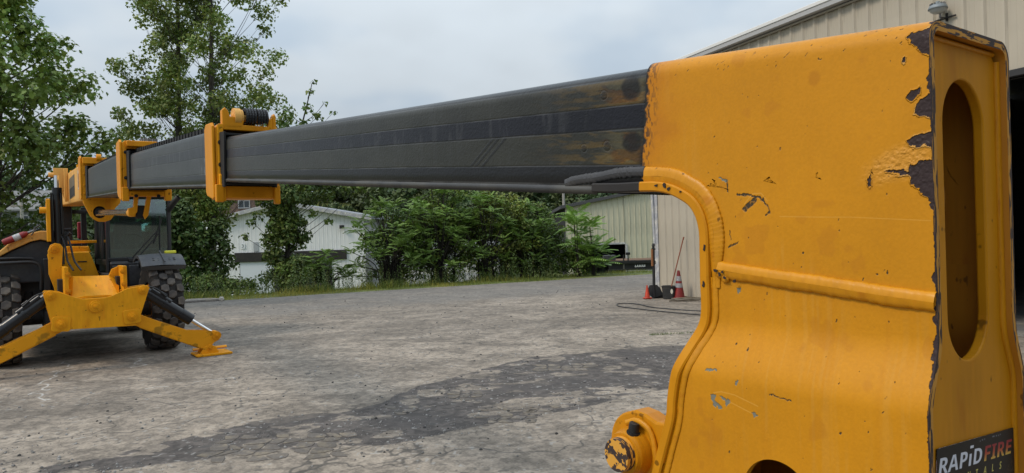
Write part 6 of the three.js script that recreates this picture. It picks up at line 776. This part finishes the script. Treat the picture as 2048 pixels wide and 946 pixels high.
  { const r = rng(44), L = []; const flake = (x, h, t, s, hh = 1) => { const n = 7, pts = []; for (let k = 0; k < n; k++) { const a = k / n * 6.283, q = s * (0.25 + 0.55 * r()); pts.push([q * Math.cos(a), q * Math.sin(a) * hh]); } const g = new THREE.ExtrudeGeometry(shapeOf(pts), { depth: 0.0012, bevelEnabled: false }); g.rotateY(-Math.PI / 2); g.translate(x, h, t); return boxUV(g); };
    for (const [h, t, s] of [[1.633, 10.655, 0.006], [1.627, 10.662, 0.005], [1.622, 10.672, 0.005], [1.631, 10.668, 0.004], [1.617, 10.690, 0.006]]) L.push(flake(-0.1305, h, t, s)); for (const [h, t, s, q] of [[1.7755, 10.537, 0.008, 0.5], [1.774, 10.556, 0.006, 1.2], [1.768, 10.565, 0.006, 1], [1.762, 10.59, 0.004, 1]]) L.push(flake(-0.1325, h, t, s, q)); for (const [h, t] of [[1.668, 10.636], [1.61, 10.632]]) L.push(flake(-0.1325, h, t, 0.004, 2)); part(head, 'paint_chip', L, M.primer); head.children.at(-1).userData.kind = 'stuff'; }
  // blackened weld on the boom behind the head
  const bs = std(lin(0.085, 0.085, 0.09), 0.5, 0, { map: T_GRIME });
  part(head, 'weld_bead', [bead([[-0.120, 1.797, 10.285], [-0.1205, 1.802, 10.31], [-0.1205, 1.803, 10.38], [-0.1205, 1.806, 10.44], [-0.1205, 1.803, 10.502]], 0.0095, 13, 0.0135, 0.5, 0.3)], bs, 'blackened rippled weld under the boom');
  // ---- pin lug at the back of the head
  const lug = []; { const c0 = [10.463, 1.310], R = 0.062; for (let k = 0; k <= 26; k++) { const a = 0.62 * Math.PI + k / 26 * 1.15 * Math.PI; lug.push([c0[0] + R * Math.cos(a), c0[1] + R * Math.sin(a)]); } lug.push([10.50, 1.215], [10.545, 1.22], [10.56, 1.37], [10.552, 1.375], [10.535, 1.366], [10.515, 1.364], [10.49, 1.373], [10.465, 1.376]); }
  const lg = part(head, 'pin_lug', [prismX(lug, -0.128, -0.088, 0.004), prismX(lug, 0.088, 0.128, 0.004)], pw, 'rounded lug with a pin');
  part(lg, 'lug_boss', [cyl([-0.15, 1.303, 10.462], [-0.126, 1.303, 10.462], 0.040, 0.044, 32), cyl([-0.157, 1.303, 10.462], [-0.149, 1.303, 10.462], 0.036, 0.040, 32)], plain);
  const tCap = pixelTex(128, 128, (x, y, o) => { const a = (x - 64) / 64, b = (y - 64) / 64, n = fbm(x / 22, y / 22, 4, 64, 71), rr = Math.hypot(a, b), c = sstep(0.585, 0.62, n + (rr > 0.8 ? 0.08 : 0) + (Math.abs(a * 0.6 + b * 0.8) < 0.16 && rr < 0.5 ? 0.16 : 0)); const p = [0.04, 0.024, 0.022], q = [0.70, 0.34, 0.04]; for (let i = 0; i < 3; i++) o[i] = 255 * Math.pow(lerp(q[i], p[i], c), 1 / 2.2); });
  { const g = new THREE.CylinderGeometry(0.029, 0.031, 0.02, 36); g.rotateZ(Math.PI / 2); g.translate(-0.164, 1.303, 10.462); part(lg, 'pin_end', g, std(lin(1, 1, 1), 0.55, 0, { map: tCap }), 'pin end with flaked paint'); }
  part(lg, 'grease_bolt', [cyl([-0.142, 1.338, 10.474], [-0.142, 1.358, 10.478], 0.010, 0.009, 16), cyl([-0.142, 1.335, 10.4735], [-0.142, 1.342, 10.4748], 0.0125, 0.0125, 16)], M.black, 'black bolt on the boss');
  part(lg, 'weld_bead', bead([[-0.135, 1.352, 10.452], [-0.134, 1.36, 10.475], [-0.133, 1.352, 10.50], [-0.132, 1.33, 10.512], [-0.132, 1.30, 10.518]], 0.006, 17, 0.009), bm);
}

// ================================================================ SMALL THINGS
// fire extinguisher lying on the engine cover
{
  const h = 35.804 * Math.PI / 180, L = (x, y, z) => [-5.807 + x * Math.cos(h) + z * Math.sin(h), y, -9.841 - x * Math.sin(h) + z * Math.cos(h)];
  const f = thing('fire_extinguisher', 'red fire extinguisher with white label on the yellow engine cover', 'extinguisher', L(-0.86, 1.86, -1.06), h); const a = 0.42, at = s => [s * Math.cos(a), s * Math.sin(a), 0];
  part(f, 'cylinder', [cyl(at(-0.15), at(0.11), 0.046, 0.046, 24), cyl(at(0.11), at(0.16), 0.046, 0.022, 24), cyl(at(-0.17), at(-0.15), 0.036, 0.046, 24)], M.red); part(f, 'label_band', cyl(at(-0.03), at(0.06), 0.0472, 0.0472, 24, true), M.white, 'white label');
  part(f, 'valve', [cyl(at(0.155), at(0.24), 0.022, 0.018, 14), box(0.03, 0.05, 0.03, ...at(0.25), 0.006)], M.steel); part(f, 'handle', [cyl([at(0.24)[0], at(0.24)[1] + 0.03, 0], [at(0.33)[0], at(0.33)[1] + 0.05, 0], 0.010), cyl([at(0.24)[0], at(0.24)[1] - 0.01, 0], [at(0.32)[0], at(0.32)[1] - 0.01, 0], 0.009), cyl([at(0.2)[0], at(0.2)[1] - 0.05, 0.03], [at(0.25)[0], at(0.25)[1] - 0.01, 0.02], 0.008)], M.black);
}
// traffic cones by the workshop corner
function cone(label, x, z, h, bands, bodyC) {
  const t = thing('traffic_cone', label, 'cone', [x, 0.002, z], 0.3, 'cones by the workshop corner'), m = std(bodyC, 0.5, 0, { map: T_GRIME }), R = h * 0.19;
  const pr = [[R * 1.12, 0.03], [R, 0.05], [h * 0.045, h * 0.985], [h * 0.03, h], [h * 0.018, h]].map(p => new THREE.Vector2(...p)); part(t, 'body', new THREE.LatheGeometry(pr, 28), m);
  part(t, 'base', box(h * 0.52, 0.032, h * 0.52, 0, 0.016, 0, 0.012), bands ? std(lin(0.30, 0.03, 0.02), 0.7) : m);
  for (const [a, b] of bands || []) { const rr = y => lerp(R, h * 0.045, (y - 0.05) / (h * 0.985 - 0.05)) + 0.003; part(t, 'reflective_band', cyl([0, a * h, 0], [0, b * h, 0], rr(a * h), rr(b * h), 28, true), std(lin(0.55, 0.55, 0.56), 0.4, 0.2, { map: T_GRIME }), 'grey reflective band'); }
}
cone('small plain orange traffic cone at the workshop corner', 3.30, -17.55, 0.335, null, lin(0.85, 0.085, 0.035));
cone('tall faded red traffic cone with grey bands against the tan wall', 4.03, -17.3, 0.69, [[0.40, 0.55], [0.63, 0.80]], lin(0.33, 0.026, 0.024));
// shovel standing at the corner
{
  const t = thing('shovel', 'black steel shovel with long dark shaft standing at the workshop corner', 'shovel', [3.50, 0.0, -17.62], 0.35);
  part(t, 'blade', prism([[-0.13, 0.33], [-0.17, 0.25], [-0.16, 0.10], [-0.06, 0.02], [0.06, 0.02], [0.18, 0.06], [0.26, 0.06], [0.17, 0.24], [0.08, 0.33]], -0.03, -0.01, 0.006), M.greyPlastic); part(t, 'shaft', [cyl([-0.02, 0.02, 0], [0.03, 1.30, -0.05], 0.036, 0.034, 14), cyl([0.03, 1.30, -0.05], [0.033, 1.36, -0.05], 0.045, 0.03, 14)], M.black); part(t, 'grip_sleeve', cyl([-0.045, 0.80, -0.0], [-0.03, 1.22, -0.02], 0.028, 0.026, 12), std(lin(0.25, 0.10, 0.035), 0.7), 'brown wooden part of the handle'); part(t, 'collar', [cyl([0.012, 0.84, -0.03], [0.016, 0.93, -0.033], 0.05, 0.05, 14), cyl([0.026, 1.2, -0.05], [0.028, 1.24, -0.05], 0.05, 0.05, 14)], M.black);
}
// bin with a broom leaning out of it
{
  const b = thing('plastic_bin', 'dark grey plastic bin with a small white label between shovel and cones', 'bin', [3.80, 0, -17.38], -0.35);
  const g = grid(28, 8, (u, v) => { const a = -u * 6.2832, s = lerp(0.85, 1, v), c = Math.cos(a), d = Math.sin(a), k = 1 / Math.pow(Math.pow(Math.abs(c), 4) + Math.pow(Math.abs(d), 4), 0.25); return [0.165 * s * c * k, 0.01 + 0.30 * v + (v > 0.95 ? -0.02 * Math.max(0, c) : 0), 0.13 * s * d * k]; }); part(b, 'shell', g, std(lin(0.05, 0.05, 0.048), 0.7, 0, { side: THREE.DoubleSide, map: T_GRIME })); part(b, 'bottom', box(0.25, 0.012, 0.2, 0, 0.012, 0, 0.003), M.greyPlastic); const lb = new THREE.CylinderGeometry(0.036, 0.036, 0.004, 20); lb.scale(0.8, 1, 1.7); lb.rotateX(Math.PI / 2); lb.translate(0.085, 0.19, 0.131); part(b, 'label_tag', lb, std(lin(0.6, 0.57, 0.48), 0.6)); part(b, 'rim', tube([[-0.16, 0.31, 0.12], [0, 0.315, 0.135], [0.16, 0.30, 0.12], [0.168, 0.30, 0], [0.16, 0.30, -0.12], [0, 0.315, -0.135], [-0.16, 0.31, -0.12], [-0.168, 0.31, 0], [-0.16, 0.31, 0.12]], 0.008, 6, 60), M.black);
  const k = thing('broom', 'long brown broom handle leaning from the grey bin against the tan wall', 'broom', [3.80, 0.03, -17.38]); part(k, 'handle', [cyl([0.02, 0.1, 0.0], [0.42, 1.44, -0.12], 0.014, 0.014, 10), cyl([0.41, 1.40, -0.117], [0.43, 1.47, -0.122], 0.018, 0.018, 10)], std(lin(0.22, 0.06, 0.025), 0.6)); part(k, 'head', box(0.1, 0.12, 0.06, 0.01, 0.06, 0, 0.02), M.grime);
  const w = thing('rubber_block', 'small low black block on the asphalt between shovel and bin', 'block', [3.62, 0, -17.75], 0.2); part(w, 'block', prism([[-0.16, 0.0], [0.13, 0.0], [0.13, 0.09], [0.03, 0.10], [-0.09, 0.03], [-0.16, 0.03]], -0.06, 0.06, 0.008), M.dark); part(w, 'handle', tube([[0.12, 0.05, 0], [0.2, 0.06, 0], [0.24, 0.03, 0]], 0.012, 8, 12), M.black);
}
// hose and cable on the ground
{
  const r = rng(61), P = []; for (let k = 0; k < 44; k++) { const a = k / 44 * 6.283 * 3.2; P.push([4.05 + 0.42 * Math.cos(a) + 0.1 * Math.sin(k) + 0.004 * k, 0.02 + 0.006 * (k % 3) + 0.012 * Math.floor(k / 14), -16.78 + 0.16 * Math.sin(a) + 0.03 * (r() - 0.5)]); } P.push([4.6, 0.02, -16.4], [5.2, 0.02, -15.2]); const t = thing('garden_hose', 'tan hose coiled flat at the foot of the tan wall', 'hose'); part(t, 'hose', tube(P, 0.017, 8, 260), std(lin(0.26, 0.22, 0.16), 0.7, 0, { map: T_GRIME })); part(t, 'coupling', cyl([4.42, 0.03, -16.72], [4.50, 0.035, -16.66], 0.028, 0.028, 12), M.black);
  const c = thing('power_cable', 'thin black cable lying in a long loop on the asphalt', 'cable'); part(c, 'cable', tube([[5.6, 0.012, -12.9], [4.6, 0.012, -13.95], [3.8, 0.012, -14.52], [3.35, 0.014, -14.95], [3.0, 0.013, -15.5], [2.85, 0.012, -16.15], [2.62, 0.012, -16.5], [2.42, 0.012, -16.45], [2.34, 0.012, -16.1], [2.36, 0.012, -15.85], [2.6, 0.012, -15.35], [3.1, 0.013, -14.55], [3.64, 0.012, -13.85], [4.5, 0.012, -12.9], [5.5, 0.012, -12.0]], 0.0105, 7, 160), M.black);
}
// pale concrete slab end beside the shrub
{ const s = thing('concrete_slab', 'pale broken concrete slab lying at the yard edge right of the wheel', 'slab', [-9.15, 0.0, -20.9], 0.4); part(s, 'slab', prism([[-0.5, -0.3], [0.55, -0.24], [0.2, 0.35], [-0.45, 0.4]], 0, 0.06, 0.012).rotateX(-Math.PI / 2), std(lin(0.42, 0.38, 0.33), 0.9, 0, { map: T_GRIME })); part(s, 'chunk', new THREE.IcosahedronGeometry(0.09, 0).translate(0.5, 0.05, 0.4), std(lin(0.38, 0.35, 0.31), 0.9)); }

camera.far = 500; camera.updateProjectionMatrix();
// scene.fog = new THREE.FogExp2(new THREE.Color(0.74, 0.80, 0.86), 0.0022);
scene.traverse(o => { if (o.isMesh) { o.castShadow = true; o.receiveShadow = true; } });
renderer.render(scene, camera);
